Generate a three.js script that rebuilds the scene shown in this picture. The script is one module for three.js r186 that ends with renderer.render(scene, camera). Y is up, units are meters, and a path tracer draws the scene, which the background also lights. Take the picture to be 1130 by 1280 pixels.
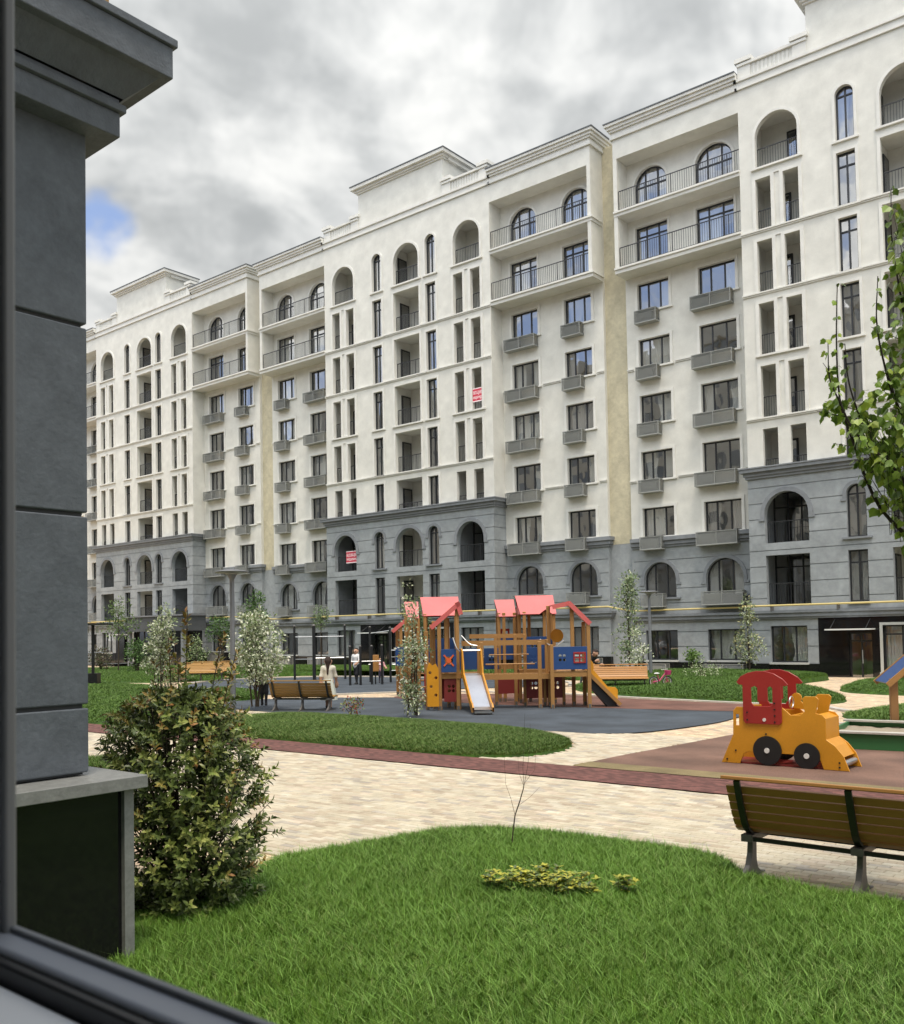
import * as THREE from 'three';
import { mergeGeometries, mergeVertices } from 'three/addons/utils/BufferGeometryUtils.js';
import { ImprovedNoise } from 'three/addons/math/ImprovedNoise.js';
import { RoundedBoxGeometry } from 'three/addons/geometries/RoundedBoxGeometry.js';

// ---------------------------------------------------------------- camera, sky, sun, exposure
const scene = new THREE.Scene();
const camera = new THREE.PerspectiveCamera(2 * Math.atan(753.5 / 1170) * 180 / Math.PI, 1130 / 1507, 0.05, 900);
camera.position.set(0, 2.2, 0);
camera.rotation.order = 'YXZ';
camera.rotation.set(Math.atan(39.5 / 1170), 39.3 * Math.PI / 180, -0.018);
camera.setViewOffset(1130, 1507, 0, 0, 1130, 1280);
camera.focus = 24;
camera.userData.fStop = 9;

const renderer = new THREE.WebGLRenderer({ antialias: true });
renderer.setSize(904, 1024);
renderer.toneMapping = THREE.LinearToneMapping;
renderer.toneMappingExposure = 1.7;
renderer.shadowMap.enabled = true;
renderer.shadowMap.type = THREE.PCFSoftShadowMap;

const SUN = new THREE.Vector3(0.3, 1.3, 0.3).normalize();
const sun = new THREE.DirectionalLight(0xfff1de, 1.5);
sun.position.copy(SUN).multiplyScalar(120).add(new THREE.Vector3(-25, 0, -22));
sun.target.position.set(-25, 0, -22);
sun.castShadow = true;
sun.shadow.radius = 22;
sun.shadow.mapSize.set(2048, 2048);
Object.assign(sun.shadow.camera, { left: -75, right: 75, top: 75, bottom: -75, near: 1, far: 260 });
scene.add(sun, sun.target);

const perlin = new ImprovedNoise();
function fbm(x, y, z, oct = 5, gain = 0.5) {
  let a = 0.5, s = 0, n = 0;
  for (let i = 0; i < oct; i++) { s += a * perlin.noise(x, y, z); n += a; a *= gain; x = x * 2.03 + 17.1; y = y * 2.03 + 5.3; z = z * 2.03 + 9.7; }
  return s / n;
}
const sst = (a, b, x) => { const t = Math.min(1, Math.max(0, (x - a) / (b - a))); return t * t * (3 - 2 * t); };
const GAP = new THREE.Vector3(-0.7985, 0.382, -0.463).normalize();
function makeSky() {
  const W = 2048, H = 1024, d = new Float32Array(W * H * 4);
  for (let j = 0; j < H; j++) for (let i = 0; i < W; i++) {
    const th = ((j + 0.5) / H - 0.5) * Math.PI, ph = ((i + 0.5) / W - 0.5) * 2 * Math.PI;
    const y = Math.sin(th), c = Math.cos(th), x = Math.cos(ph) * c, z = Math.sin(ph) * c;
    if (y < -0.25) { const o = (j * W + i) * 4; d[o] = d[o + 1] = 0.24; d[o + 2] = 0.22; d[o + 3] = 1; continue; }
    const k = 1 / (Math.max(y, 0) + 0.22), px = x * k, pz = z * k;
    const w1 = fbm(px * 0.9 + 3.1, 1.7, pz * 0.9 - 2.2, 4), w2 = fbm(px * 0.9 - 7.7, 4.2, pz * 0.9 + 6.4, 4);
    const big = fbm(px * 0.75 + w1 * 0.7 + 0.4, 0.3, pz * 0.75 + w2 * 0.7 + 3.0, 6, 0.52);
    const fine = fbm(px * 2.3 + w2 * 1.3, 2.6 + big, pz * 2.3 + w1 * 1.3, 8, 0.6);
    const wisp = fbm(px * 7 + w1 * 3, 8.1, pz * 7 + w2 * 3, 5, 0.62);
    // broken cloud: nearly closed over the buildings, more gaps on the other side of the courtyard
    const gap = Math.acos(Math.min(1, x * GAP.x + y * GAP.y + z * GAP.z)); // a clear gap low over the left end of the roofline
    const cover = sst(-0.22, 0.02, big + fine * 0.42 + wisp * 0.12 + 0.13 - 0.20 * sst(-0.25, 0.7, z) - 0.5 * (1 - sst(0.0, 0.046, gap)));
    const veil = cover + (1 - cover) * Math.min(1, 0.24 + 1.3 * Math.max(0, wisp + fine * 0.6 + 0.12));
    const lit = sst(-0.40, 0.40, fine * 1.15 + wisp * 0.4 + big * 0.3);
    const mu = x * SUN.x + y * SUN.y + z * SUN.z, glow = Math.pow(Math.max(mu, 0), 4);
    // thick cloud over the long building, thinner and brighter towards the sun on the other side of the courtyard
    const ov = (0.62 + 0.75 * Math.max(y, 0)) * (1 + 1.5 * sst(-0.35, 0.75, z)) + 0.7 * glow;
    const cl = (0.325 + 0.31 * lit) * ov;
    const rgb = [0, 0, 0], blue = [0.24, 0.38, 0.72], grey = [0.955, 0.99, 1.0], wht = [1.0, 1.0, 0.975];
    for (let q = 0; q < 3; q++) {
      const cc = (grey[q] + (wht[q] - grey[q]) * lit) * cl;
      let v = blue[q] * (0.7 + 0.55 * sst(-0.35, 0.75, z) + 0.2 * glow) * (1 - veil) + cc * veil;
      if (y < 0) v = v * (1 - sst(0, -0.25, y)) + [0.24, 0.24, 0.22][q] * sst(0, -0.25, y);
      rgb[q] = v;
    }
    const o = (j * W + i) * 4;
    d[o] = rgb[0]; d[o + 1] = rgb[1]; d[o + 2] = rgb[2]; d[o + 3] = 1;
  }
  const t = new THREE.DataTexture(d, W, H, THREE.RGBAFormat, THREE.FloatType);
  t.mapping = THREE.EquirectangularReflectionMapping;
  t.magFilter = t.minFilter = THREE.LinearFilter; t.wrapS = THREE.RepeatWrapping;
  t.needsUpdate = true;
  return t;
}
const skyTex = makeSky();
scene.background = skyTex;
scene.environment = skyTex;

// ---------------------------------------------------------------- helpers
function rng(a) { return () => { a |= 0; a = a + 0x6D2B79F5 | 0; let t = Math.imul(a ^ a >>> 15, 1 | a); t = t + Math.imul(t ^ t >>> 7, 61 | t) ^ t; return ((t ^ t >>> 14) >>> 0) / 4294967296; }; }
const R = rng(20240611);
const rr = (a, b) => a + (b - a) * R();
const V3 = (x, y, z) => new THREE.Vector3(x, y, z);
const names = {};
function numbered(n) { const k = names[n] = (names[n] ?? -1) + 1; return k ? n + '_' + String(k).padStart(3, '0') : n; }
function tag(o, label, category, group) { o.userData.label = label; o.userData.category = category; if (group) o.userData.group = group; return o; }
function thing(name, label, category, pos = [0, 0, 0], turn = 0, group) {
  const o = new THREE.Group(); o.name = numbered(name); o.position.set(...pos); o.rotation.y = turn; scene.add(o);
  return tag(o, label, category, group);
}
function mesh(name, geo, mat, parent) {
  const m = new THREE.Mesh(geo, mat); m.name = name; m.castShadow = m.receiveShadow = true;
  if (parent) parent.add(m); return m;
}
function part(name, parent) { const g = new THREE.Group(); g.name = name; parent.add(g); return g; }
function structure(name, geo, mat) { const m = mesh(numbered(name), geo, mat, scene); m.userData.kind = 'structure'; return m; }

// a builder that collects quads, boxes, bars and tubes into one geometry with uv in metres
class MB {
  constructor() { this.p = []; this.u = []; this.c = null; this.col = null; }
  tri(a, b, c, ua, ub, uc) {
    this.p.push(...a, ...b, ...c);
    if (!ua) {
      const nx = (b[1] - a[1]) * (c[2] - a[2]) - (b[2] - a[2]) * (c[1] - a[1]), ny = (b[2] - a[2]) * (c[0] - a[0]) - (b[0] - a[0]) * (c[2] - a[2]), nz = (b[0] - a[0]) * (c[1] - a[1]) - (b[1] - a[1]) * (c[0] - a[0]);
      const ax = Math.abs(nx), ay = Math.abs(ny), az = Math.abs(nz);
      const f = ay > ax && ay > az ? q => [q[0], q[2]] : ax > az ? q => [q[2], q[1]] : q => [q[0], q[1]];
      ua = f(a); ub = f(b); uc = f(c);
    }
    this.u.push(...ua, ...ub, ...uc);
    if (this.col) { this.c ??= []; for (let i = 0; i < 3; i++) this.c.push(...this.col); }
    return this;
  }
  quad(a, b, c, d) { return this.tri(a, b, c).tri(a, c, d); }
  box(x0, x1, y0, y1, z0, z1) {
    const v = (x, y, z) => [x, y, z];
    this.quad(v(x0, y0, z1), v(x1, y0, z1), v(x1, y1, z1), v(x0, y1, z1));
    this.quad(v(x1, y0, z0), v(x0, y0, z0), v(x0, y1, z0), v(x1, y1, z0));
    this.quad(v(x0, y1, z1), v(x1, y1, z1), v(x1, y1, z0), v(x0, y1, z0));
    this.quad(v(x0, y0, z0), v(x1, y0, z0), v(x1, y0, z1), v(x0, y0, z1));
    this.quad(v(x1, y0, z1), v(x1, y0, z0), v(x1, y1, z0), v(x1, y1, z1));
    this.quad(v(x0, y0, z0), v(x0, y0, z1), v(x0, y1, z1), v(x0, y1, z0));
    return this;
  }
  geo(g, m) {
    const q = (g.index ? g.toNonIndexed() : g).clone(); if (m) q.applyMatrix4(m);
    const P = q.attributes.position, U = q.attributes.uv;
    for (let i = 0; i < P.count; i += 3) {
      const w = k => [P.getX(i + k), P.getY(i + k), P.getZ(i + k)], t = k => U ? [U.getX(i + k), U.getY(i + k)] : undefined;
      this.tri(w(0), w(1), w(2), t(0), t(1), t(2));
    }
    return this;
  }
  // round or square bar between two points
  bar(a, b, r, n = 6, r2 = r) {
    const A = V3(...a), d = V3(...b).sub(A), L = d.length();
    const g = new THREE.CylinderGeometry(r2, r, L, n, 1); g.translate(0, L / 2, 0);
    const m = new THREE.Matrix4().makeRotationFromQuaternion(new THREE.Quaternion().setFromUnitVectors(V3(0, 1, 0), d.normalize())).setPosition(A);
    return this.geo(g, m);
  }
  // rectangular beam between two points (w across, h tall)
  beam(a, b, w, h) {
    const A = V3(...a), B = V3(...b), d = B.clone().sub(A).normalize(), up = Math.abs(d.y) > 0.95 ? V3(0, 0, 1) : V3(0, 1, 0);
    const s = V3().crossVectors(d, up).normalize().multiplyScalar(w / 2), t = V3().crossVectors(s, d).normalize().multiplyScalar(h / 2);
    const P = (o, i, j) => o.clone().addScaledVector(s, i).addScaledVector(t, j).toArray();
    const k = [[-1, -1], [1, -1], [1, 1], [-1, 1]];
    for (let i = 0; i < 4; i++) { const e = k[i], f = k[(i + 1) % 4]; this.quad(P(A, ...e), P(A, ...f), P(B, ...f), P(B, ...e)); }
    this.quad(P(A, -1, -1), P(A, -1, 1), P(A, 1, 1), P(A, 1, -1)); this.quad(P(B, -1, -1), P(B, 1, -1), P(B, 1, 1), P(B, -1, 1));
    return this;
  }
  tube(pts, r, seg = 24, n = 8) { return this.geo(new THREE.TubeGeometry(new THREE.CatmullRomCurve3(pts.map(p => V3(...p))), seg, r, n)); }
  done(smooth) {
    let g = new THREE.BufferGeometry();
    g.setAttribute('position', new THREE.Float32BufferAttribute(this.p, 3));
    g.setAttribute('uv', new THREE.Float32BufferAttribute(this.u, 2));
    if (this.c) g.setAttribute('color', new THREE.Float32BufferAttribute(this.c, 3));
    if (smooth) { g.deleteAttribute('uv'); g = mergeVertices(g, 1e-4); }
    g.computeVertexNormals();
    return g;
  }
  build(name, mat, parent, smooth) { return mesh(name, this.done(smooth), mat, parent); }
}
const box = (x0, x1, y0, y1, z0, z1) => new MB().box(x0, x1, y0, y1, z0, z1);
function shapeOf(pts) { const s = new THREE.Shape(); pts.forEach((p, i) => i ? s.lineTo(p[0], p[1]) : s.moveTo(p[0], p[1])); s.closePath(); return s; }
function plate(pts, depth, holes = [], bevel = 0) {
  const s = shapeOf(pts); for (const h of holes) s.holes.push(new THREE.Path(h.map(p => new THREE.Vector2(p[0], p[1]))));
  const g = new THREE.ExtrudeGeometry(s, { depth: depth - 2 * bevel, bevelEnabled: bevel > 0, bevelThickness: bevel, bevelSize: bevel, bevelOffset: -bevel, bevelSegments: 1, curveSegments: 8 });
  g.translate(0, 0, bevel); return g;
}
const circle = (x, y, r, n = 24, a0 = 0, a1 = Math.PI * 2) => Array.from({ length: n + (a1 - a0 < 6.28 ? 1 : 0) }, (_, i) => { const a = a0 + (a1 - a0) * i / n; return [x + r * Math.cos(a), y + r * Math.sin(a)]; });

// ---------------------------------------------------------------- materials
function texture(n, fn, srgb = true) {
  const d = new Uint8Array(n * n * 4);
  for (let j = 0; j < n; j++) for (let i = 0; i < n; i++) { const c = fn(i / n, j / n, i, j), o = (j * n + i) * 4; for (let k = 0; k < 3; k++) d[o + k] = Math.max(0, Math.min(255, Array.isArray(c) ? c[k] : c)); d[o + 3] = 255; }
  const t = new THREE.DataTexture(d, n, n); t.wrapS = t.wrapT = THREE.RepeatWrapping; t.magFilter = THREE.LinearFilter; t.minFilter = THREE.LinearMipmapLinearFilter; t.generateMipmaps = true;
  if (srgb) t.colorSpace = THREE.SRGBColorSpace; t.needsUpdate = true; return t;
}
// noise that tiles on the unit square
function tnoise(u, v, f, z = 0, oct = 4) {
  const n = (x, y) => fbm(x * f + 11.3, y * f + 23.7, z + 0.37, oct), w = 0.25, a = sst(1 - w, 1, u), b = sst(1 - w, 1, v);
  const r = y => a ? n(u, y) * (1 - a) + n(u - 1, y) * a : n(u, y);
  return b ? r(v) * (1 - b) + r(v - 1) * b : r(v);
}
const noiseA = texture(512, (u, v, i, j) => { const n = tnoise(u, v, 9, 0, 6), g = (R() - 0.5); const q = 238 + 24 * n + 9 * g; return [q, q, q]; });
const noiseB = texture(512, (u, v) => { const n = tnoise(u, v, 6, 3, 6), s = tnoise(u, v, 22, 9, 4); const q = 228 + 36 * n + 22 * s + 12 * (R() - 0.5); return [q, q, q]; });
const bumpA = texture(512, (u, v) => 128 + 120 * tnoise(u, v, 24, 5, 5) + 30 * (R() - 0.5), false);
const wave = texture(256, (u, v) => 128 + 200 * tnoise(u, v, 2.2, 7, 1), false);
const grain = texture(256, (u, v) => { const q = 225 + 40 * tnoise(u * 1, v, 30, 2, 4) * Math.sin(v * 90 + 6 * tnoise(u, v, 5, 1, 3)) + 14 * (R() - 0.5); return [q, q * 0.985, q * 0.96]; });
const rep = (t, s, s2 = s) => { const c = t.clone(); c.repeat.set(s, s2); c.needsUpdate = true; return c; };
const nA = rep(noiseA, 0.17), nB = rep(noiseB, 0.23), nBig = rep(noiseB, 0.45), bS = rep(bumpA, 0.6), bF = rep(bumpA, 1.7), wv = rep(wave, 0.8), gr = rep(grain, 1.5);
// uv in metres from the dominant direction of each face
function metreUV(g0) {
  const g = g0.index ? g0.toNonIndexed() : g0, P = g.attributes.position, N = g.attributes.normal, u = [];
  for (let i = 0; i < P.count; i += 3) { let a = [0, 0, 0]; for (let k = 0; k < 3; k++) a = [a[0] + N.getX(i + k), a[1] + N.getY(i + k), a[2] + N.getZ(i + k)]; a = a.map(Math.abs); for (let k = 0; k < 3; k++) { const x = P.getX(i + k), y = P.getY(i + k), z = P.getZ(i + k); a[1] > a[0] && a[1] > a[2] ? u.push(x, z) : a[0] > a[2] ? u.push(z, y) : u.push(x, y); } }
  g.setAttribute('uv', new THREE.Float32BufferAttribute(u, 2)); return g;
}
const lin = (r, g, b) => new THREE.Color().setRGB(r, g, b);
const std = (c, o = {}) => new THREE.MeshStandardMaterial({ color: c, roughness: 0.8, ...o });
const M = {
  white: std(lin(0.79, 0.785, 0.73), { map: nA, bumpMap: bF, bumpScale: 0.002, roughness: 0.9 }),
  trim: std(lin(0.81, 0.805, 0.76), { map: nA, roughness: 0.85 }),
  room: std(lin(0.5, 0.48, 0.45)),
  curtain: std(lin(0.74, 0.72, 0.67), { side: THREE.DoubleSide }),
  drape: std(lin(0.5, 0.47, 0.44), { side: THREE.DoubleSide }),
  grey: std(lin(0.39, 0.42, 0.44), { map: nB, bumpMap: bF, bumpScale: 0.003, roughness: 0.85 }),
  greyTrim: std(lin(0.28, 0.30, 0.325), { map: nB, roughness: 0.8 }),
  tan: std(lin(0.70, 0.64, 0.46), { map: nB, bumpMap: bS, bumpScale: 0.01, roughness: 0.9 }),
  granite: new THREE.MeshPhysicalMaterial({ color: lin(0.012, 0.012, 0.013), roughness: 0.06, map: nA }),
  graniteGrey: std(lin(0.30, 0.31, 0.30), { map: rep(noiseB, 2.2), bumpMap: bF, bumpScale: 0.002, roughness: 0.5 }),
  frame: std(lin(0.022, 0.024, 0.028), { roughness: 0.45 }),
  pane: new THREE.MeshPhysicalMaterial({ color: lin(0.86, 0.89, 0.9), metalness: 0, transmission: 1, thickness: 0, ior: 3.2, roughness: 0.01, bumpMap: wv, bumpScale: 0.0025, side: THREE.DoubleSide }),
  rail: std(lin(0.03, 0.032, 0.035), { roughness: 0.5 }),
  cage: std(lin(0.30, 0.31, 0.295), { roughness: 0.5 }),
  aluminium: std(lin(0.46, 0.47, 0.45), { roughness: 0.55 }),
  roofMetal: std(lin(0.10, 0.11, 0.12), { roughness: 0.5 }),
  pipe: std(lin(0.62, 0.50, 0.20), { roughness: 0.5 }),
  wood: std(lin(0.50, 0.27, 0.09), { map: gr, roughness: 0.6 }),
  woodPole: std(lin(0.38, 0.20, 0.075), { map: gr, roughness: 0.65 }),
  slat: std(lin(0.56, 0.28, 0.085), { map: gr, roughness: 0.45 }),
  slatWarm: std(lin(0.52, 0.30, 0.085), { map: gr, roughness: 0.45 }),
  iron: std(lin(0.02, 0.024, 0.022), { roughness: 0.5 }),
  castGrey: std(lin(0.17, 0.16, 0.15), { roughness: 0.5, map: nBig }),
  black: std(lin(0.012, 0.013, 0.015), { roughness: 0.45 }),
  steel: std(lin(0.78, 0.78, 0.77), { roughness: 0.34, metalness: 1, map: nA }),
  lampGrey: std(lin(0.22, 0.23, 0.25), { roughness: 0.4, metalness: 0.3 }),
  yellow: std(lin(0.74, 0.33, 0.02), { roughness: 0.38, map: nA }),
  red: std(lin(0.40, 0.028, 0.024), { roughness: 0.38, map: nA }),
  roofRed: std(lin(0.74, 0.17, 0.16), { roughness: 0.32, map: nA }),
  redDark: std(lin(0.22, 0.03, 0.028), { roughness: 0.45 }),
  blue: std(lin(0.022, 0.07, 0.22), { roughness: 0.4 }),
  orange: std(lin(0.72, 0.12, 0.03), { roughness: 0.45 }),
  paintWhite: std(lin(0.75, 0.75, 0.73), { roughness: 0.5 }),
  green: std(lin(0.035, 0.15, 0.05), { roughness: 0.5 }),
  bark: std(lin(0.085, 0.065, 0.045), { roughness: 0.95, map: nBig }),
  barkDark: std(lin(0.030, 0.024, 0.020), { roughness: 0.95 }),
  kerb: std(lin(0.60, 0.57, 0.51), { map: nBig, roughness: 0.9 }),
  sand: std(lin(0.42, 0.35, 0.26), { map: nBig, bumpMap: bF, bumpScale: 0.02, roughness: 1 }),
  leaf: new THREE.MeshPhysicalMaterial({ vertexColors: true, roughness: 0.55, side: THREE.DoubleSide, transmission: 0 }),
  cloth: std(0xffffff, { vertexColors: true, roughness: 0.85 }),
};

// ---------------------------------------------------------------- apartment building
const op = (x0, x1, y0, y1, arch = false) => ({ x0, x1, y0, y1, arch, r: (x1 - x0) / 2, c: (x0 + x1) / 2, sp: arch ? y1 - (x1 - x0) / 2 : y1 });
function edges(o, y) { if (!o.arch || y <= o.sp) return [o.x0, o.x1]; const d = Math.min(y - o.sp, o.r), h = Math.sqrt(Math.max(0, o.r * o.r - d * d)); return [o.c - h, o.c + h]; }
function outline(o, b = 0, n = 14) { // from bottom left over the top to bottom right, widened by b
  const p = [[o.x0 - b, o.y0]];
  if (o.arch) for (let i = 0; i <= n; i++) { const a = Math.PI * (1 - i / n); p.push([o.c + (o.r + b) * Math.cos(a), o.sp + (o.r + b) * Math.sin(a)]); }
  else p.push([o.x0 - b, o.y1 + b], [o.x1 + b, o.y1 + b]);
  p.push([o.x1 + b, o.y0]); return p;
}
function wall(x0, x1, y0, y1, z, ops, { grooves = [], depth = 0.22 } = {}) {
  const m = new MB(), G = 0.022, gd = 0.035;
  ops = ops.map(o => ({ ...o, y0: Math.max(o.y0, y0) })).filter(o => o.y1 > y0 && o.y0 < y1).sort((a, b) => a.x0 - b.x0);
  const ys = new Set([y0, y1]);
  for (const o of ops) { ys.add(o.y0); ys.add(o.y1); ys.add(o.sp); }
  for (const g of grooves) { ys.add(g - G); ys.add(g + G); }
  const Y = [...ys].filter(y => y >= y0 && y <= y1).sort((a, b) => a - b).filter((y, i, a) => !i || y - a[i - 1] > 1e-5);
  for (let i = 0; i + 1 < Y.length; i++) {
    const a = Y[i], b = Y[i + 1], mid = (a + b) / 2, inG = grooves.some(g => Math.abs(mid - g) < G), zz = inG ? z - gd : z;
    const act = ops.filter(o => o.y0 < mid && o.y1 > mid), curved = act.some(o => o.arch && mid > o.sp), n = curved ? Math.max(2, Math.ceil((b - a) / 0.12)) : 1;
    for (let k = 0; k < n; k++) {
      const c = a + (b - a) * k / n, d = a + (b - a) * (k + 1) / n;
      let lc = x0, ld = x0;
      for (const o of [...act, null]) {
        const [ec, fc] = o ? edges(o, c) : [x1, x1], [ed, fd] = o ? edges(o, d) : [x1, x1];
        m.quad([lc, c, zz], [ec, c, zz], [ed, d, zz], [ld, d, zz]);
        if (inG && k === 0) { m.quad([lc, a, z], [ec, a, z], [ec, a, z - gd], [lc, a, z - gd]); }
        if (inG && k === n - 1) { m.quad([ld, b, z - gd], [ed, b, z - gd], [ed, b, z], [ld, b, z]); }
        lc = fc; ld = fd;
      }
    }
  }
  for (const o of ops) {
    const p = outline(o); p.push(p[0]);
    for (let i = 0; i + 1 < p.length; i++) m.quad([p[i + 1][0], p[i + 1][1], z], [p[i][0], p[i][1], z], [p[i][0], p[i][1], z - depth], [p[i + 1][0], p[i + 1][1], z - depth]);
  }
  return m;
}
// window joinery: frame with one opening per light, and one pane per light
const winCache = {};
function joinery(w, h, arch, cols, transom) {
  const key = [w, h, arch, cols, transom].map(v => Array.isArray(v) ? v.map(q => q.toFixed(2)).join('|') : typeof v === 'number' ? v.toFixed(2) : v).join('/');
  if (winCache[key]) return winCache[key];
  const r = w / 2, sp = h - r, t = 0.065, cells = [];
  const top = x => arch ? sp + Math.sqrt(Math.max(0.0004, (r - t) ** 2 - x * x)) : h - t;
  const xs = [-r + t / 2, ...cols.map(c => -r + c * w), r - t / 2];
  const rows = transom ? [[t, transom - t / 2], [transom + t / 2, null]] : [[t, null]];
  for (const [ya, yb] of rows) for (let i = 0; i + 1 < xs.length; i++) {
    const xa = xs[i] + t / 2, xb = xs[i + 1] - t / 2, p = [[xa, ya], [xb, ya]];
    if (yb !== null) p.push([xb, Math.min(yb, top(xb))], [xa, Math.min(yb, top(xa))]);
    else if (arch) for (let k = 0; k <= 6; k++) { const x = xb + (xa - xb) * k / 6; p.push([x, Math.max(ya + 0.01, top(Math.max(-r + t + 0.004, Math.min(r - t - 0.004, x))))]); }
    else p.push([xb, top(0)], [xa, top(0)]);
    cells.push(p);
  }
  const o = op(-r, r, 0, h, arch);
  return winCache[key] = { frame: plate(outline(o), 0.08, cells), panes: cells.map(c => new THREE.ShapeGeometry(shapeOf(c))) };
}
const surCache = {};
function surround(o, b, proud, hood) {
  const q = { ...o, x0: -o.r, x1: o.r, c: 0, y0: 0, y1: o.y1 - o.y0, sp: o.sp - o.y0 }, key = [o.r, q.y1, b, proud, o.arch, hood].join('/');
  if (surCache[key]) return surCache[key];
  if (hood) q.y0 = q.sp - 0.3;
  const out = outline(q, b), inn = outline(q, 0.002).reverse();
  let pts = [...out, ...inn];
  if (hood) pts = [[out[0][0] - 0.09, q.y0], [out[0][0] - 0.09, q.y0 + 0.1], [out[0][0], q.y0 + 0.1], ...out.slice(1, -1), [out.at(-1)[0], q.y0 + 0.1], [out.at(-1)[0] + 0.09, q.y0 + 0.1], [out.at(-1)[0] + 0.09, q.y0], ...inn];
  return surCache[key] = plate(pts, proud);
}
// the room behind a window, open towards the glass, and curtains hanging in it
const roomCache = {}, curtCache = {};
function roomGeo(w, h, d) {
  const k = [w, h, d].map(v => v.toFixed(2)).join('/'), r = w / 2;
  return roomCache[k] ??= new MB().quad([-r, 0, -d], [r, 0, -d], [r, h, -d], [-r, h, -d]).quad([-r, 0, 0], [-r, 0, -d], [-r, h, -d], [-r, h, 0]).quad([r, 0, -d], [r, 0, 0], [r, h, 0], [r, h, -d]).quad([-r, 0, 0], [r, 0, 0], [r, 0, -d], [-r, 0, -d]).quad([-r, h, -d], [r, h, -d], [r, h, 0], [-r, h, 0]).done();
}
function curtainGeo(w, h, v) {
  const k = [w, h].map(q => q.toFixed(2)).join('/') + v; if (curtCache[k]) return curtCache[k];
  const q = rng(v * 13 + 7), g = new THREE.PlaneGeometry(w, h, 40, 4), P = g.attributes.position, f = 5 + 5 * q(), tie = q() < 0.4 ? 0.45 : 0;
  for (let i = 0; i < P.count; i++) { const x = P.getX(i), t = (P.getY(i) / h + 0.5); P.setZ(i, 0.03 * Math.sin(x / w * 6.283 * f + Math.sin(x * 9) * 1.3) ); P.setX(i, x * (1 - tie * Math.exp(-((t - 0.35) ** 2) / 0.03))); }
  g.translate(0, h / 2, 0); g.computeVertexNormals(); return curtCache[k] = g;
}
const sillCache = {};
function addWindow(parent, o, z, { cols = [0.5], transom = 0, trim = 0, trimMat, hood = false, sill = true, recess = 0.16, name = 'window' } = {}) {
  const w = part(name, parent); w.position.set(o.c, o.y0, z);
  const j = joinery(o.x1 - o.x0, o.y1 - o.y0, o.arch, cols, transom);
  const f = mesh('frame', j.frame, M.frame, w); f.position.z = -recess - 0.08;
  for (const g of j.panes) { const p = mesh('pane', g, M.pane, w); p.position.z = -recess - 0.05; p.rotation.set(rr(-1, 1) * 0.004, rr(-1, 1) * 0.012, 0); }
  { const W = o.x1 - o.x0 + (name === 'window' ? 0.35 : 0.1), H = o.y1 - o.y0 + 0.1; const q = mesh('room', roomGeo(W, H, 2.6), M.room, w); q.position.set(0, -0.05, -recess - 0.1);
    if (name !== 'shop_door' && R() < 0.86) { const v = Math.floor(R() * 5), cw = (o.x1 - o.x0) * (0.26 + 0.34 * R()), mt = R() < 0.7 ? M.curtain : M.drape, both = R() < 0.6, sd = R() < 0.5 ? -1 : 1; for (const s of both ? [-1, 1] : [sd]) { const c = mesh('curtain', curtainGeo(Math.round(cw * 8) / 8, H - 0.1, v), mt, w); c.position.set(s * ((o.x1 - o.x0) / 2 - cw / 2), 0, -recess - 0.32); } } }
  if (trim) mesh('surround', surround(o, trim, 0.05, hood), trimMat, w);
  if (sill) {
    const W = o.x1 - o.x0 + 2 * trim + 0.12, k = W.toFixed(2);
    sillCache[k] ??= box(-W / 2, W / 2, -0.09, 0, -0.12, 0.11).done();
    mesh('sill', sillCache[k], trimMat ?? M.trim, w);
  }
  return w;
}
const railCache = {};
function railing(parent, xa, xb, y, z, h = 1.1) {
  const L = (xb - xa).toFixed(2), k = L + h;
  if (!railCache[k]) {
    const m = new MB(), w = +L; m.box(0, w, h - 0.04, h, -0.02, 0.02).box(0, w, 0.08, 0.11, -0.012, 0.012);
    const n = Math.max(2, Math.round(w / 0.125));
    for (let i = 0; i <= n; i++) { const x = w * i / n, t = i % 12 ? 0.008 : 0.018; m.box(x - t, x + t, i % 12 ? 0.09 : 0, h - 0.03, -t, t); }
    railCache[k] = m.done();
  }
  const r = mesh('railing', railCache[k], M.rail, parent); r.position.set(xa, y, z); return r;
}
const cageCache = {};
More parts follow.
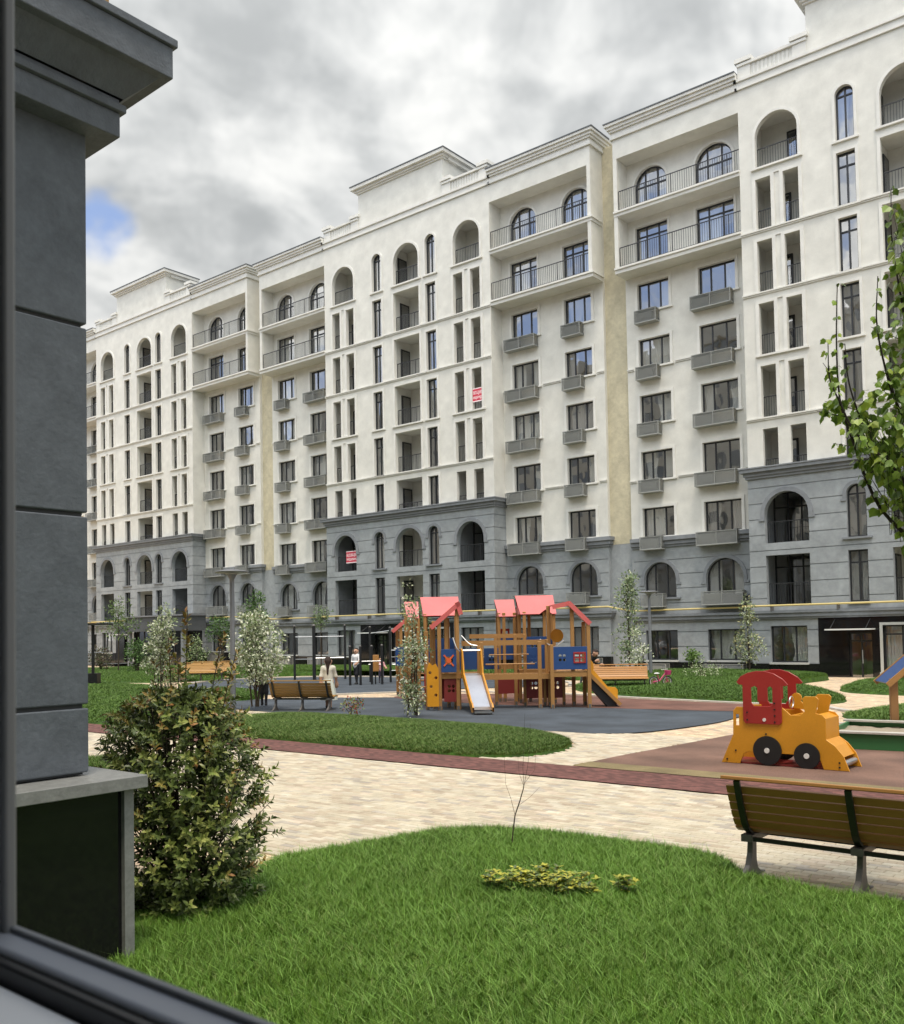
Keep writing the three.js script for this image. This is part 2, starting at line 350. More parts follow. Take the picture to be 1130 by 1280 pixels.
function acCage(parent, x, y, z, w, n) {
  const g = part('air_conditioner_cage', parent); g.position.set(x, y, z);
  const k = w.toFixed(2) + n;
  if (!cageCache[k]) {
    const h = 0.68, d = 0.46, b = 0.035, m = new MB(), l = new MB();
    for (const yy of [0, h - b]) m.box(0, w, yy, yy + b, d - b, d).box(0, b, yy, yy + b, 0, d - b).box(w - b, w, yy, yy + b, 0, d - b);
    for (let i = 0; i <= n; i++) { const xx = (w - b) * i / n; m.box(xx, xx + b, b, h - b, d - b, d); }
    m.box(0, b, b, h - b, 0, b).box(w - b, w, b, h - b, 0, b).box(0, w, -0.02, -0.001, 0, d);
    for (let i = 0; i < n; i++) { const xa = b + (w - b) * i / n, xb = (w - b) * (i + 1) / n; for (let s = 0; s < 13; s++) { const yy = b + (h - 2 * b) * s / 13; l.quad([xa, yy, d - 0.008], [xb, yy, d - 0.008], [xb, yy + 0.022, d - 0.03], [xa, yy + 0.022, d - 0.03]); } }
    for (let s = 0; s < 13; s++) { const yy = b + (h - 2 * b) * s / 13; for (const [xx, q] of [[w - 0.008, -0.02], [0.008, 0.02]]) l.quad([xx, yy, d - b], [xx, yy, 0.02], [xx + q, yy + 0.022, 0.02], [xx + q, yy + 0.022, d - b]); }
    l.box(0.08, Math.min(w - 0.08, 0.95), b, h - 0.12, 0.04, d - 0.14); m.box(b, w - b, h - b, h - b + 0.012, 0, d - b);
    cageCache[k] = [m.done(), l.done()];
  }
  mesh('cage_frame', cageCache[k][0], M.cage, g); mesh('louvre', cageCache[k][1], M.cage, g);
}
// niche behind loggia openings with a glazed door in its back or left wall
function loggia(parent, x0, x1, y0, y1, z, depth, mat, doorAt, rails) {
  const g = part('loggia', parent), m = new MB(), zb = z - depth;
  if (doorAt !== 'glazed') m.quad([x0, y0, zb], [x1, y0, zb], [x1, y1, zb], [x0, y1, zb]);
  m.quad([x0, y0, z], [x0, y0, zb], [x0, y1, zb], [x0, y1, z]).quad([x1, y0, zb], [x1, y0, z], [x1, y1, z], [x1, y1, zb])
    .quad([x0, y0, z], [x1, y0, z], [x1, y0, zb], [x0, y0, zb]).quad([x0, y1, zb], [x1, y1, zb], [x1, y1, z], [x0, y1, z]);
  m.build('niche', mat, g);
  const dh = Math.min(2.2, y1 - y0 - 0.3);
  const dm = new MB(), pm = new MB();
  if (doorAt === 'glazed') { // the whole back is a dark framed glass wall with a room behind
    const j = joinery(x1 - x0, y1 - y0, false, [0.27, 0.52, 0.76], 1.95), f = mesh('glazed_wall', j.frame, M.frame, g); f.position.set((x0 + x1) / 2, y0, zb);
    for (const p of j.panes) { const q = mesh('pane', p, M.pane, g); q.position.set((x0 + x1) / 2, y0, zb + 0.03); }
    const ro = mesh('room', roomGeo(x1 - x0, y1 - y0, 3), M.room, g); ro.position.set((x0 + x1) / 2, y0, zb - 0.004);
    for (const [a, b] of rails) railing(g, a, b, y0 + 0.02, z - 0.04);
    return g;
  }
  if (doorAt === 'left') {
    const a = zb + 0.12, b = z - 0.5;
    dm.box(x0 + 0.002, x0 + 0.07, y0 + 0.02, y0 + dh, a, b); pm.box(x0 + 0.07, x0 + 0.075, y0 + 0.12, y0 + dh - 0.1, a + 0.1, b - 0.1);
  } else {
    const c = x0 + (x1 - x0) * doorAt;
    dm.box(c - 0.45, c + 0.45, y0 + 0.02, y0 + dh, zb + 0.002, zb + 0.07); pm.box(c - 0.35, c - 0.03, y0 + 0.12, y0 + dh - 0.1, zb + 0.07, zb + 0.075).box(c + 0.03, c + 0.35, y0 + 0.12, y0 + dh - 0.1, zb + 0.07, zb + 0.075);
  }
  dm.build('balcony_door', M.frame, g); pm.build('door_glass', M.pane, g);
  for (const [a, b] of rails) railing(g, a, b, y0 + 0.02, z - 0.04);
  return g;
}
const PH = 7.05, RW = 1.1;
function moulding(parent, name, mat, x0, x1, z, steps, ends = [true, true], back = 0.35) { // steps: [yBottom, yTop, projection]
  const m = new MB();
  for (const [a, b, p] of steps) m.box(x0 - (ends[0] ? p : 0), x1 + (ends[1] ? p : 0), a, b, z - back, z + p);
  return m.build(name, mat, parent);
}
function sectionP(b, c) { // projecting bay centred on c
  const x0 = c - PH, x1 = c + PH, gz = 0.1;
  const Lc = c - 5.25, Rc = c + 5.3, nL = c - 2.13, nR = c + 2.45, bg = c + 0.42;
  const ops = [], wins = [];
  for (let n = 3; n <= 7; n++) {
    const y0 = Math.max(n * 3 + 0.5, 10.12), y1 = n * 3 + 2.95, full = n * 3 + 0.5;
    for (const q of [Lc, Rc]) { ops.push(op(q - 1.03, q - 0.31, y0, y1), op(q + 0.28, q + 1.0, y0, y1)); }
    ops.push(op(bg - 1.08, bg + 1.08, y0, y1 + 0.06));
    for (const q of [nL, nR]) { const o = op(q - 0.41, q + 0.41, y0, y1); ops.push(o); wins.push([o, y0 > full ? 0 : 1.85]); }
  }
  const top = [op(Lc - 1, Lc + 1, 24.5, 26.95, true), op(Rc - 1, Rc + 1, 24.5, 26.98, true), op(bg - 1.05, bg + 1.05, 24.5, 26.98, true)];
  const tn = [nL, nR].map(q => op(q - 0.4, q + 0.4, 24.5, 26.98, true));
  wall(x0, x1, 10, 28.62, 0, [...ops, ...top, ...tn]).build('wall', M.white, b);
  for (const s of [x0, x1]) { const d = s === x0 ? [[s, -RW - 0.3], [s, 0]] : [[s, 0], [s, -RW - 0.3]]; new MB().quad([s, 10, d[0][1]], [s, 10, d[1][1]], [s, 28.62, d[1][1]], [s, 28.62, d[0][1]]).build('side_wall', M.white, b); }
  for (const [o, tr] of wins) addWindow(b, o, 0, { cols: [0.5], transom: tr, trim: 0.13, trimMat: M.trim });
  for (const o of tn) addWindow(b, o, 0, { cols: [0.5], transom: o.sp - o.y0, trim: 0.13, trimMat: M.trim });
  for (const [o, dr] of [[top[0], 0.66], [top[1], 0.72], [top[2], 'left']]) {
    const g = loggia(b, o.x0 - 0.3, o.x1 + 0.3, 24.42, 27.2, -0.22, 1.45, M.white, dr, [[o.x0, o.x1]]);
    const s = mesh('surround', surround(o, 0.14, 0.05), M.trim, g); s.position.set(o.c, o.y0, 0);
    const si = box(o.x0 - 0.22, o.x1 + 0.22, 24.41, 24.5, -0.15, 0.12).build('sill', M.trim, g);
  }
  for (let n = 3; n <= 7; n++) {
    const y0 = n * 3 + 0.42, y1 = n * 3 + 3.06;
    for (const q of [Lc, Rc]) {
      const g = loggia(b, q - 1.25, q + 1.25, y0, y1, -0.22, 1.45, M.white, q === Lc ? 0.35 : 0.78, [[q - 1.03, q - 0.31], [q + 0.28, q + 1.0]]);
      if (n > 3) { const t = plate([[-1.2, 0], [-1.2, 2.6], [1.17, 2.6], [1.17, 0], [1.002, 0], [1.002, 2.452], [0.278, 2.452], [0.278, 0], [0.11, 0], [0.11, 2.54], [-0.14, 2.54], [-0.14, 0], [-0.308, 0], [-0.308, 2.452], [-1.032, 2.452], [-1.032, 0]], 0.05); const s = mesh('surround', t, M.trim, g); s.position.set(q, n * 3 + 0.5, 0); }
    }
    const g = loggia(b, bg - 1.2, bg + 1.2, y0, y1 + 0.06, -0.22, 1.45, M.white, 'left', [[bg - 1.08, bg + 1.08]]);
    if (n > 3) { const s = mesh('surround', surround(op(bg - 1.08, bg + 1.08, 0, 2.51), 0.14, 0.05), M.trim, g); s.position.set(bg, n * 3 + 0.5, 0); }
    if (n === 5) for (const [q, w] of [[Lc, 1.25], [Rc, 1.25], [bg, 1.3]]) box(q - w, q + w, 15.4, 15.49, -0.15, 0.12).build('sill', M.trim, b);
  }
  for (const y of [12.36, 18.36, 21.36]) moulding(b, 'string_course', M.trim, x0 + 0.003, x1 - 0.003, 0, [[y, y + 0.07, 0.06], [y + 0.07, y + 0.135, 0.11]], [false, false]);
  // roof cornice and stepped parapet
  moulding(b, 'cornice', M.trim, x0, x1, 0, [[28.6, 28.72, 0.10], [28.72, 28.98, 0.05], [28.98, 29.1, 0.14]]);
  const px0 = c - 3.72, px1 = c + 3.55;
  box(px0, px1, 29.1, 31.4, -2.6, -0.02).build('parapet', M.white, b);
  moulding(b, 'parapet_cornice', M.trim, px0, px1, -0.02, [[31.4, 31.5, 0.1], [31.5, 31.64, 0.2]]).scale.z = 1;
  new MB().box(px0 - 0.38, px1 + 0.38, 31.64, 31.84, -3.0, 0.36).box(px0 - 0.2, px1 + 0.2, 31.4, 31.63, -2.8, -0.4).build('parapet_cap', M.trim, b);
  box(px0 - 0.42, px1 + 0.42, 31.842, 31.9, -3.04, 0.4).build('cap_flashing', M.roofMetal, b);
  for (const [a, d] of [[x0 + 0.05, px0], [px1, x1 - 0.05]]) {
    const low = new MB(); low.box(a, d, 29.1, 29.72, -0.35, -0.03);
    low.build('low_parapet', M.white, b);
    const rb = new MB(); for (let x = a + 0.75; x < d - 0.75; x += 0.2) rb.box(x, x + 0.09, 29.12, 29.7, -0.03, 0.0); rb.build('ribbed_panel', M.trim, b);
    new MB().box(a - 0.02, d + 0.02, 29.72, 29.84, -0.42, 0.1).build('parapet_cap', M.trim, b);
    for (const q of [a, d - 0.62]) new MB().box(q - 0.02, q + 0.62, 29.105, 29.9, -0.5, 0.03).box(q - 0.12, q + 0.72, 29.9, 30.1, -0.58, 0.14).build('parapet_post', M.trim, b);
  }
  // grey stone base
  const go = [], gw = [];
  for (const q of [Lc, Rc]) go.push(op(q - 1.02, q + 1.02, 3.6, 5.92), op(q - 1.02, q + 1.02, 6.5, 8.88, true));
  go.push(op(bg - 1.1, bg + 1.1, 3.6, 5.92), op(bg - 1.1, bg + 1.1, 6.5, 8.9, true));
  for (const q of [nL, nR]) { gw.push([op(q - 0.42, q + 0.42, 3.62, 5.92), 1.75], [op(q - 0.42, q + 0.42, 6.5, 8.86, true), 1.94]); }
  const shopL = c - 3.95, shopR = c + 3.9;
  const gf = [op(c - 6.15, c - 4.45, 0.9, 2.6), op(c + 4.45, c + 6.15, 0.9, 2.6)];
  const gv = []; for (let y = 0.9; y < 9.4; y += 0.75) gv.push(y);
  wall(x0, x1, 3.3, 9.62, gz, [...go, ...gw.map(w => w[0])], { grooves: gv.filter(y => y > 3.4), depth: 0.3 }).build('stone_base', M.grey, b);
  wall(x0, shopL, 0.85, 2.95, gz, [gf[0]], { grooves: gv.filter(y => y < 2.9 && y > 1) }).build('stone_base', M.grey, b);
  wall(shopR, x1, 0.85, 2.95, gz, [gf[1]], { grooves: gv.filter(y => y < 2.9 && y > 1) }).build('stone_base', M.grey, b);
  for (const s of [x0, x1]) { const m = new MB(); const t = s === x0 ? -1 : 1; const yy = [0.85, ...gv.filter(y => y > 1), 9.62]; for (let i = 0; i + 1 < yy.length; i++) m.box(s - 0.12 + (t < 0 ? 0.12 : 0), s + (t > 0 ? 0.002 : 0.12), yy[i] + 0.02, yy[i + 1] - 0.02, -RW - 0.3, gz - 0.001); m.box(Math.min(s, s - t * 0.2), Math.max(s, s - t * 0.2) - (t > 0 ? 0.035 : -0.035), 0.85, 9.6, -RW - 0.3, gz - 0.04); m.build('base_return', M.grey, b); }
  for (const [o, tr] of gw) addWindow(b, o, gz, { cols: [0.5], transom: tr, trim: o.arch ? 0.16 : 0, trimMat: M.greyTrim, hood: o.arch, sill: true });
  for (const q of [Lc, Rc]) for (const [y0, y1, o] of [[3.5, 6.1, null], [6.42, 9.1, op(q - 1.02, q + 1.02, 6.5, 8.88, true)]]) {
    const g = loggia(b, q - 1.3, q + 1.3, y0, y1, gz - 0.3, 1.7, M.grey, 'glazed', [[q - 1.02, q + 1.02]]);
    if (o) { const s = mesh('surround', surround(o, 0.2, 0.06, true), M.greyTrim, g); s.position.set(q, 6.5, gz); }
  }
  for (const [y0, y1] of [[3.5, 6.1], [6.42, 9.1]]) {
    const g = loggia(b, bg - 1.25, bg + 1.25, y0, y1, gz - 0.3, 1.5, M.white, 'left', [[bg - 1.1, bg + 1.1]]);
    if (y0 > 6) { const s = mesh('surround', surround(op(bg - 1.1, bg + 1.1, 6.5, 8.9, true), 0.2, 0.06, true), M.greyTrim, g); s.position.set(bg, 6.5, gz); }
  }
  moulding(b, 'base_cornice', M.greyTrim, x0, x1, gz, [[9.6, 9.72, 0.09], [9.72, 9.9, 0.16], [9.9, 10.06, 0.30], [10.06, 10.12, 0.34]], [true, true], 1.45);
  moulding(b, 'ground_floor_band', M.greyTrim, x0, x1, gz, [[2.93, 3.02, 0.1], [3.02, 3.2, 0.18], [3.2, 3.32, 0.26]], [true, true], 1.45);
  // shopfront in dark granite
  const so = [op(c - 2.65, c - 1.65, 0.12, 2.25), op(c - 1.2, c + 1.1, 0.5, 2.55), op(c + 1.4, c + 3.5, 0.5, 2.55)];
  wall(shopL, shopR, 0.05, 2.95, gz + 0.02, so, { grooves: [0.85, 1.65, 2.42], depth: 0.35 }).build('granite_cladding', M.granite, b);
  for (const [a, d] of [[x0 - 0.02, shopL - 0.003], [shopR + 0.003, x1 + 0.02]]) box(a, d, 0.0, 0.84, -RW - 0.3, gz + 0.04).build('granite_plinth', M.granite, b);
  for (const o of gf) addWindow(b, o, gz, { cols: [0.33, 0.67], trimMat: M.aluminium, recess: 0.14 });
  const dr = addWindow(b, so[0], gz + 0.02, { cols: [0.5], transom: 1.75, sill: false, name: 'shop_door', recess: 0.2 });
  mesh('handle', new MB().bar([0.06, 0.75, -0.1], [0.06, 1.35, -0.1], 0.02).done(), M.steel, dr);
  for (const o of so.slice(1)) { const w = addWindow(b, o, gz + 0.02, { cols: [0.33, 0.67], transom: 1.65, sill: false, name: 'shop_window', recess: 0.2 }); mesh('surround', surround(op(o.x0, o.x1, o.y0, o.y1), 0.12, 0.04), M.aluminium, w); mesh('stall_riser', box(-(o.x1 - o.x0) / 2 - 0.16, (o.x1 - o.x0) / 2 + 0.16, -0.36, -0.003, -0.1, 0.05).done(), M.aluminium, w); }
  const cp = part('door_canopy', b);
  new MB().box(c - 3.4, c - 1.5, 2.36, 2.42, gz, gz + 0.9).build('canopy_sheet', M.paintWhite, cp);
  new MB().bar([c - 3.2, 2.42, gz + 0.8], [c - 3.2, 2.85, gz + 0.03], 0.015).bar([c - 1.7, 2.42, gz + 0.8], [c - 1.7, 2.85, gz + 0.03], 0.015).build('stay', M.rail, cp);
}
function sectionR(b, x0, x1, wl, wr, singleFirst, freeEnd) { // set-back wing; freeEnd -1/1: side that faces the joint
  const z = -RW, whiteOps = [], wins = [], go = [], logs = [];
  const cols3 = [0.31, 0.69];
  for (let n = 2; n <= 6; n++) for (const [a, d] of [wl, wr]) { const o = op(a, d, n * 3 + 1.42, n * 3 + 2.95); whiteOps.push(o); wins.push(o); }
  for (const [a, d] of [wl, wr]) { logs.push(op(a - 0.03, d + 0.03, 21.75, 24.02), op(a - 0.03, d + 0.03, 24.75, 27.12, true)); go.push(op(a, d, 4.2, 6.06, true), op(a, d, 0.95, 2.5)); }
  wall(x0, x1, 7.36, 28.62, z, [...whiteOps, ...logs], { depth: 0.2 }).build('wall', M.white, b);
  wins.forEach(o => addWindow(b, o, z, { cols: cols3, trim: 0.15, trimMat: M.trim }));
  logs.forEach(o => addWindow(b, o, z, { cols: cols3, transom: o.arch ? o.sp - o.y0 : 1.75, trim: 0.13, trimMat: M.trim, sill: false, name: 'balcony_door' }));
  const gv = []; for (let y = 0.9; y < 6.8; y += 0.75) gv.push(y);
  wall(x0, x1, 0.85, 2.95, z, go.filter(o => o.y1 < 3), { grooves: gv.filter(y => y > 1 && y < 2.9) }).build('stone_base', M.grey, b);
  wall(x0, x1, 3.3, 6.85, z, go.filter(o => o.y1 > 3), { grooves: gv.filter(y => y > 3.4) }).build('stone_base', M.grey, b);
  go.forEach(o => addWindow(b, o, z, { cols: cols3, trim: o.arch ? 0.18 : 0, hood: o.arch, trimMat: o.arch ? M.greyTrim   : M.aluminium }));
  moulding(b, 'base_cornice', M.greyTrim, x0, x1, z, [[6.83, 6.95, 0.08], [6.95, 7.16, 0.15], [7.16, 7.36, 0.24]], [false, freeEnd > 0]);
  moulding(b, 'ground_floor_band', M.greyTrim, x0, x1, z, [[2.93, 3.02, 0.1], [3.02, 3.2, 0.18], [3.2, 3.32, 0.26]], [false, freeEnd > 0]);
  box(x0, x1, 0, 0.84, z - 0.3, z + 0.05).build('granite_plinth', M.granite, b);
  for (const y of [10.36, 16.36]) for (const [a, d] of [[x0 + 0.004, wl[0] - 0.3], [wl[1] + 0.3, wr[0] - 0.3], [wr[1] + 0.3, x1 - 0.004]]) if (d - a > 0.1) moulding(b, 'string_course', M.trim, a, d, z, [[y, y + 0.07, 0.05], [y + 0.07, y + 0.13, 0.09]], [false, false]);
  for (let n = 1; n <= 6; n++) {
    const y = n === 1 ? 3.72 : n * 3 + 0.72;
    [wl, wr].forEach((w, i) => { const single = (i === 0) === singleFirst; if (single) acCage(b, w[0] + 0.0, y, z + 0.02, 1.25, 1); else acCage(b, w[0] - (n === 1 ? 0.1 : 0.3), y, z + 0.02, 2.15, 2); });
  }
  acCage(b, wr[0] - 0.1, 0.1, z + 0.06, 2.1, 2); acCage(b, wl[0] + 0.1, 0.1, z + 0.06, 1.25, 1);
  // two storeys of loggias carried on brackets at the top
  for (const [y, t] of [[21.38, 0.3], [24.44, 0.27]]) {
    const g = part('balcony', b);
    new MB().box(x0 + 0.002, x1 + (freeEnd > 0 ? 0.05 : 0), y, y + t - 0.1, z + 0.004, 0.02).box(x0 + 0.002, x1 + (freeEnd > 0 ? 0.12 : 0), y + t - 0.1, y + t, z + 0.004, 0.10).build('balcony_slab', M.trim, g);
    const a = freeEnd < 0 ? x0 + 0.26 : x0 + 0.03, d = freeEnd > 0 ? x1 - 0.26 : x1 - 0.03;
    railing(g, a, d, y + t, -0.1);
    const px = freeEnd > 0 ? x1 - 0.22 : x0;
    box(px, px + 0.22, y + t + 0.002, y === 21.38 ? 24.438 : 27.55, z + 0.004, -0.01).build('side_fin', M.white, g);
  }
  box(x0 + (freeEnd < 0 ? 0.22 : 0), x1 - (freeEnd > 0 ? 0.22 : 0), 27.552, 28.62, -0.35, -0.008).build('fascia', M.white, b);
  new MB().quad([x0, 27.56, z], [x1, 27.56, z], [x1, 27.56, -0.3], [x0, 27.56, -0.3]).build('loggia_ceiling', M.white, b);
  const e = [freeEnd < 0, freeEnd > 0];
  const q = freeEnd > 0 ? x1 : x0;
  moulding(b, 'cornice', M.trim, x0, x1, 0, [[28.6, 28.74, 0.10], [28.74, 28.98, 0.04], [28.98, 29.1, 0.14], [29.1, 29.26, 0.22], [29.26, 29.40, 0.32]], e, 2.3);
  new MB().box(Math.min(x0, q + (freeEnd < 0 ? -0.36 : 0)), Math.max(x1, q + (freeEnd > 0 ? 0.36 : 0)), 29.402, 29.46, -2.3, 0.36).build('roof_flashing', M.roofMetal, b);
  // end return towards the joint
  if (freeEnd) { const s = freeEnd > 0 ? x1 : x0; new MB().box(freeEnd > 0 ? s - 0.2 : s, freeEnd > 0 ? s : s + 0.2, 7.36, 27.55, -RW - 1.2, -RW - 0.002).build('side_wall', M.white, b); new MB().box(freeEnd > 0 ? s - 0.1 : s, freeEnd > 0 ? s : s + 0.1, 0.85, 7.0, -RW - 1.2, -RW - 0.004).build('base_return', M.grey, b); 
    new MB().box(freeEnd > 0 ? s - 0.22 : s, freeEnd > 0 ? s : s + 0.22, 27.552, 28.6, -RW - 1.2, -0.008).build('side_wall', M.white, b); }
}
function block(label, x0, dy, secs, joints) {
  const b = thing('apartment_building', label, 'building', [x0, dy, -43.6], 0, 'sections of the long apartment building');
  for (const s of secs) s(b);
  return b;
}
// x is measured from the left end of the middle bay
const BX = -39.4, PER = 29.25;
const r1 = (b, c) => sectionR(b, c + PH, c + 13.9, [c + 7.75, c + 9.6], [c + 11.4, c + 13.15], false, 1);
const r2 = (b, c) => sectionR(b, c - 13.95, c - PH, [c - 13.25, c - 11.45], [c - 9.8, c - 7.85], true, -1);
const blocks = [];
[['left section of the apartment building with glazed entrance pavilion in front', BX - PER, 0.28, [r2, sectionP, r1]],
 ['middle section of the apartment building with two red signs in its loggias', BX, 0, [r2, sectionP, r1]],
 ['section of the apartment building with shop door beside the tan joint strip', BX + PER, -0.28, [r2, sectionP]]].forEach(([label, cx, dy, secs], i) => {
  const b = thing('apartment_building', label, 'building', [cx, dy, -43.6], 0, 'sections of the long apartment building');
  for (const s of secs) s(b, 0);
  const a = -13.95, d = i < 2 ? 13.9 : PH;
  // mass behind the facade: roof, back and ends
  box(a + 0.01, d - 0.01, 28.9, 29.2, -13.5, -0.36).build('roof', M.roofMetal, b);
  new MB().quad([d, 0, -13.5], [a, 0, -13.5], [a, 29, -13.5], [d, 29, -13.5]).quad([a, 0, -13.5], [a, 0, -RW - 0.25], [a, 29, -RW - 0.25], [a, 29, -13.5]).quad([d, 0, -RW - 0.25], [d, 0, -13.5], [d, 29, -13.5], [d, 29, -RW - 0.25]).build('rear_wall', M.tan, b);
  if (i) { // tan strip in the joint on the left of this section
    new MB().box(-PER + 13.6, a + 0.2, 7.1 + 0.1, 29.15, -RW - 0.9, -RW - 0.22).build('joint_strip', M.tan, b);
    new MB().box(-PER + 13.6, a + 0.2, 0, 7.19, -RW - 0.9, -RW - 0.2).build('joint_base', M.grey, b);
  }
  blocks.push(b);
});
// gas pipe running along the facade above the ground floor
{
  const m = new MB(), pts = [];
  for (let i = 0; i < 3; i++) { const c = BX + PER * (i - 1), dy = [0.28, 0, -0.28][i]; pts.push([c - 13.95, 3.55 + dy, -44.42], [c - 7.36, 3.55 + dy, -44.42], [c - 7.36, 3.55 + dy, -43.2], [c + 7.36, 3.55 + dy, -43.2]); if (i < 2) pts.push([c + 7.36, 3.55 + dy, -44.42], [c + 13.9, 3.55 + dy, -44.42]); }
  for (let i = 0; i + 1 < pts.length; i++) m.bar(pts[i], pts[i + 1], 0.045, 8);
  const g = thing('gas_pipe', 'thin yellow gas pipe running along the grey stone base', 'pipe');
  m.build('pipe_run', M.pipe, g);
  const k = new MB(); for (let i = 0; i < 3; i++) { const c = BX + PER * (i - 1), dy = [0.28, 0, -0.28][i]; for (let x = -6; x <= 6; x += 3) k.box(c + x - 0.03, c + x + 0.03, 3.3 + dy, 3.56 + dy, -43.5, -43.2); } k.build('bracket', M.castGrey, g);
}
// red signs hung in two loggias
function sign(x, y, z, w, h, label) {
  const cv = document.createElement('canvas'); cv.width = 256; cv.height = Math.round(256 * h / w); const q = cv.getContext('2d');
  const H = cv.height; q.fillStyle = '#c9304a'; q.fillRect(0, 0, 256, H); q.fillStyle = '#f6e4e6';
  q.fillRect(0, 0, 256, H * 0.07); q.fillRect(0, H * 0.92, 256, H * 0.08);
  const k = rng(Math.round(w * 1000)); // lettering too blurred to read: two rows of strokes
  for (const [y, hh] of [[0.2, 0.26], [0.58, 0.2]]) for (let x = 14; x < 238; x += 22) { q.fillRect(x, H * y, 6 + 6 * k(), H * hh); q.fillRect(x, H * (y + hh * k()), 16, H * 0.06); }
  const t = new THREE.CanvasTexture(cv); t.colorSpace = THREE.SRGBColorSpace;
  const g = thing('sale_sign', label, 'sign', [x, y, z], 0);
  mesh('sign_board', new THREE.BoxGeometry(w, h, 0.02), M.red, g);
  const p = mesh('sign_print', new THREE.PlaneGeometry(w, h), std(0xffffff, { map: t, roughness: 0.6 }), g); p.position.z = 0.012;
  return g;
}
sign(-33.45, 16.35, -43.62, 0.72, 0.82, 'small red sign tied to the railing of a slim upper loggia');
sign(-44.35, 7.45, -43.75, 0.98, 0.8, 'red and white sign in the dark arched loggia of the stone base');
// entrance pavilion in front of the left section
{
  const g = thing('entrance_pavilion', 'dark glazed entrance pavilion with a deep grey canopy', 'pavilion', [-63.7, 0, -43.4]);
  box(-3.85, 3.85, 2.85, 3.98, 0, 2.1).build('canopy', std(lin(0.085, 0.095, 0.105), { map: nA }), g);
  box(-3.95, 3.95, 3.98, 4.08, 0, 2.2).build('canopy_cap', M.lampGrey, g);
  const gl = new MB(); gl.box(-3.4, 3.4, 0.2, 2.84, 0.02, 1.5); gl.build('dark_glazing', M.granite, g);
  for (let i = 0; i <= 5; i++) box(-3.42 + i * 1.36 - 0.04, -3.42 + i * 1.36 + 0.04, 0.15, 2.845, 1.46, 1.56).build('mullion', M.frame, g);
  for (let i = 0; i < 5; i++) { const p = box(-3.36 + i * 1.36, -2.12 + i * 1.36, 0.4, 2.75, 1.505, 1.515).build('pane', M.granite, g); }
  for (const x of [-3.6, 3.6]) box(x - 0.14, x + 0.14, 0, 2.848, 1.7, 1.98).build('column', M.greyTrim, g);
}

// ---------------------------------------------------------------- ground, paving, rubber, lawns
structure('ground', new MB().quad([-420, -0.06, 60], [330, -0.06, 60], [330, -0.06, -420], [-420, -0.06, -420]).done(), std(lin(0.16, 0.155, 0.14), { map: nB, roughness: 1 }));
function smooth(pts, n = 140) { return new THREE.CatmullRomCurve3(pts.map(p => V3(p[0], 0, p[1])), true, 'catmullrom', 0.5).getSpacedPoints(n).slice(0, n).map(v => [v.x, v.z]); }
function inside(pts, x, z) { let c = false; for (let i = 0, j = pts.length - 1; i < pts.length; j = i++) { const [a, b] = pts[i], [d, e] = pts[j]; if ((b > z) !== (e > z) && x < (d - a) * (z - b) / (e - b) + a) c = !c; } return c; }
const covers = [];
function sheet(name, pts, y, mat, curved = true) {
  const q = curved ? smooth(pts) : pts, s = shapeOf(q.map(p => [p[0], -p[1]]));
  const g = new THREE.ShapeGeometry(s); g.rotateX(-Math.PI / 2); g.translate(0, y, 0);
  const P = g.attributes.position, u = []; for (let i = 0; i < P.count; i++) u.push(P.getX(i), P.getZ(i)); g.setAttribute('uv', new THREE.Float32BufferAttribute(u, 2));
  covers.push(q); return structure(name, g, mat);
}
// far paving: small cream setts whose joints are below a pixel
const settTex = texture(1024, (() => {
  const k = rng(5), tones = Array.from({ length: 20 * 42 }, () => { const t = k(); const b = 0.86 + 0.22 * k(); return t < 0.45 ? [226 * b, 208 * b, 176 * b] : t < 0.75 ? [226 * b, 200 * b, 170 * b] : t < 0.9 ? [212 * b, 186 * b, 160 * b] : [196 * b, 188 * b, 174 * b]; });
  return (u, v, i, j) => { const row = Math.floor(v * 40), sh = (row % 2) * 0.5, cx = u * 20 + sh, col = Math.floor(cx) % 20, fx = cx % 1, fy = (v * 40) % 1; const t = tones[row * 20 + col]; const e = fx < 0.03 || fy < 0.07 ? 0.72 : 1; const n = 1 + 0.1 * (R() - 0.5); return t.map(c => c * e * n); };
})());
const settMat = std(lin(0.86, 0.83, 0.79), { map: rep(settTex, 0.25), roughness: 0.85 });
const paving = structure('paving', new MB().quad([-95, -0.02, -0.3], [14, -0.02, -0.3], [14, -0.02, -45], [-95, -0.02, -45]).done(), settMat);

const rubTex = texture(512, (u, v) => { const q = 214 + 70 * tnoise(u, v, 5, 4, 6) + 40 * (R() - 0.5); return [q, q, q]; });
const rub = (c) => std(c, { map: rep(rubTex, 0.22), bumpMap: bF, bumpScale: 0.006, roughness: 0.9 });
const rubBlue = rub(lin(0.085, 0.105, 0.128)), rubRed = rub(lin(0.225, 0.108, 0.080)), rubBrown = rub(lin(0.26, 0.150, 0.108)), khaki = rub(lin(0.33, 0.26, 0.125));
sheet('rubber_surface', [[-22.24, -18.1], [-25.61, -18.94], [-26.73, -20.79], [-26.0, -22.4], [-23.6, -24.0], [-20.5, -25.3], [-16.04, -25.6], [-11.97, -25.0], [-9.94, -24.6], [-9.3, -21.81], [-9.5, -19.37], [-10.1, -17.9], [-11.45, -17.6], [-13.71, -17.8], [-15.81, -17.8], [-18.61, -17.7]], 0.006, rubBlue);
sheet('rubber_surface', [[-35.02, -24.30], [-40.33, -29.34], [-40.15, -32.85], [-36.94, -35.73], [-29.99, -36.21], [-23.27, -35.43], [-21.8, -32.27], [-23.9, -29.3], [-25.9, -25.7], [-27.58, -23.7]], 0.006, rubBlue);
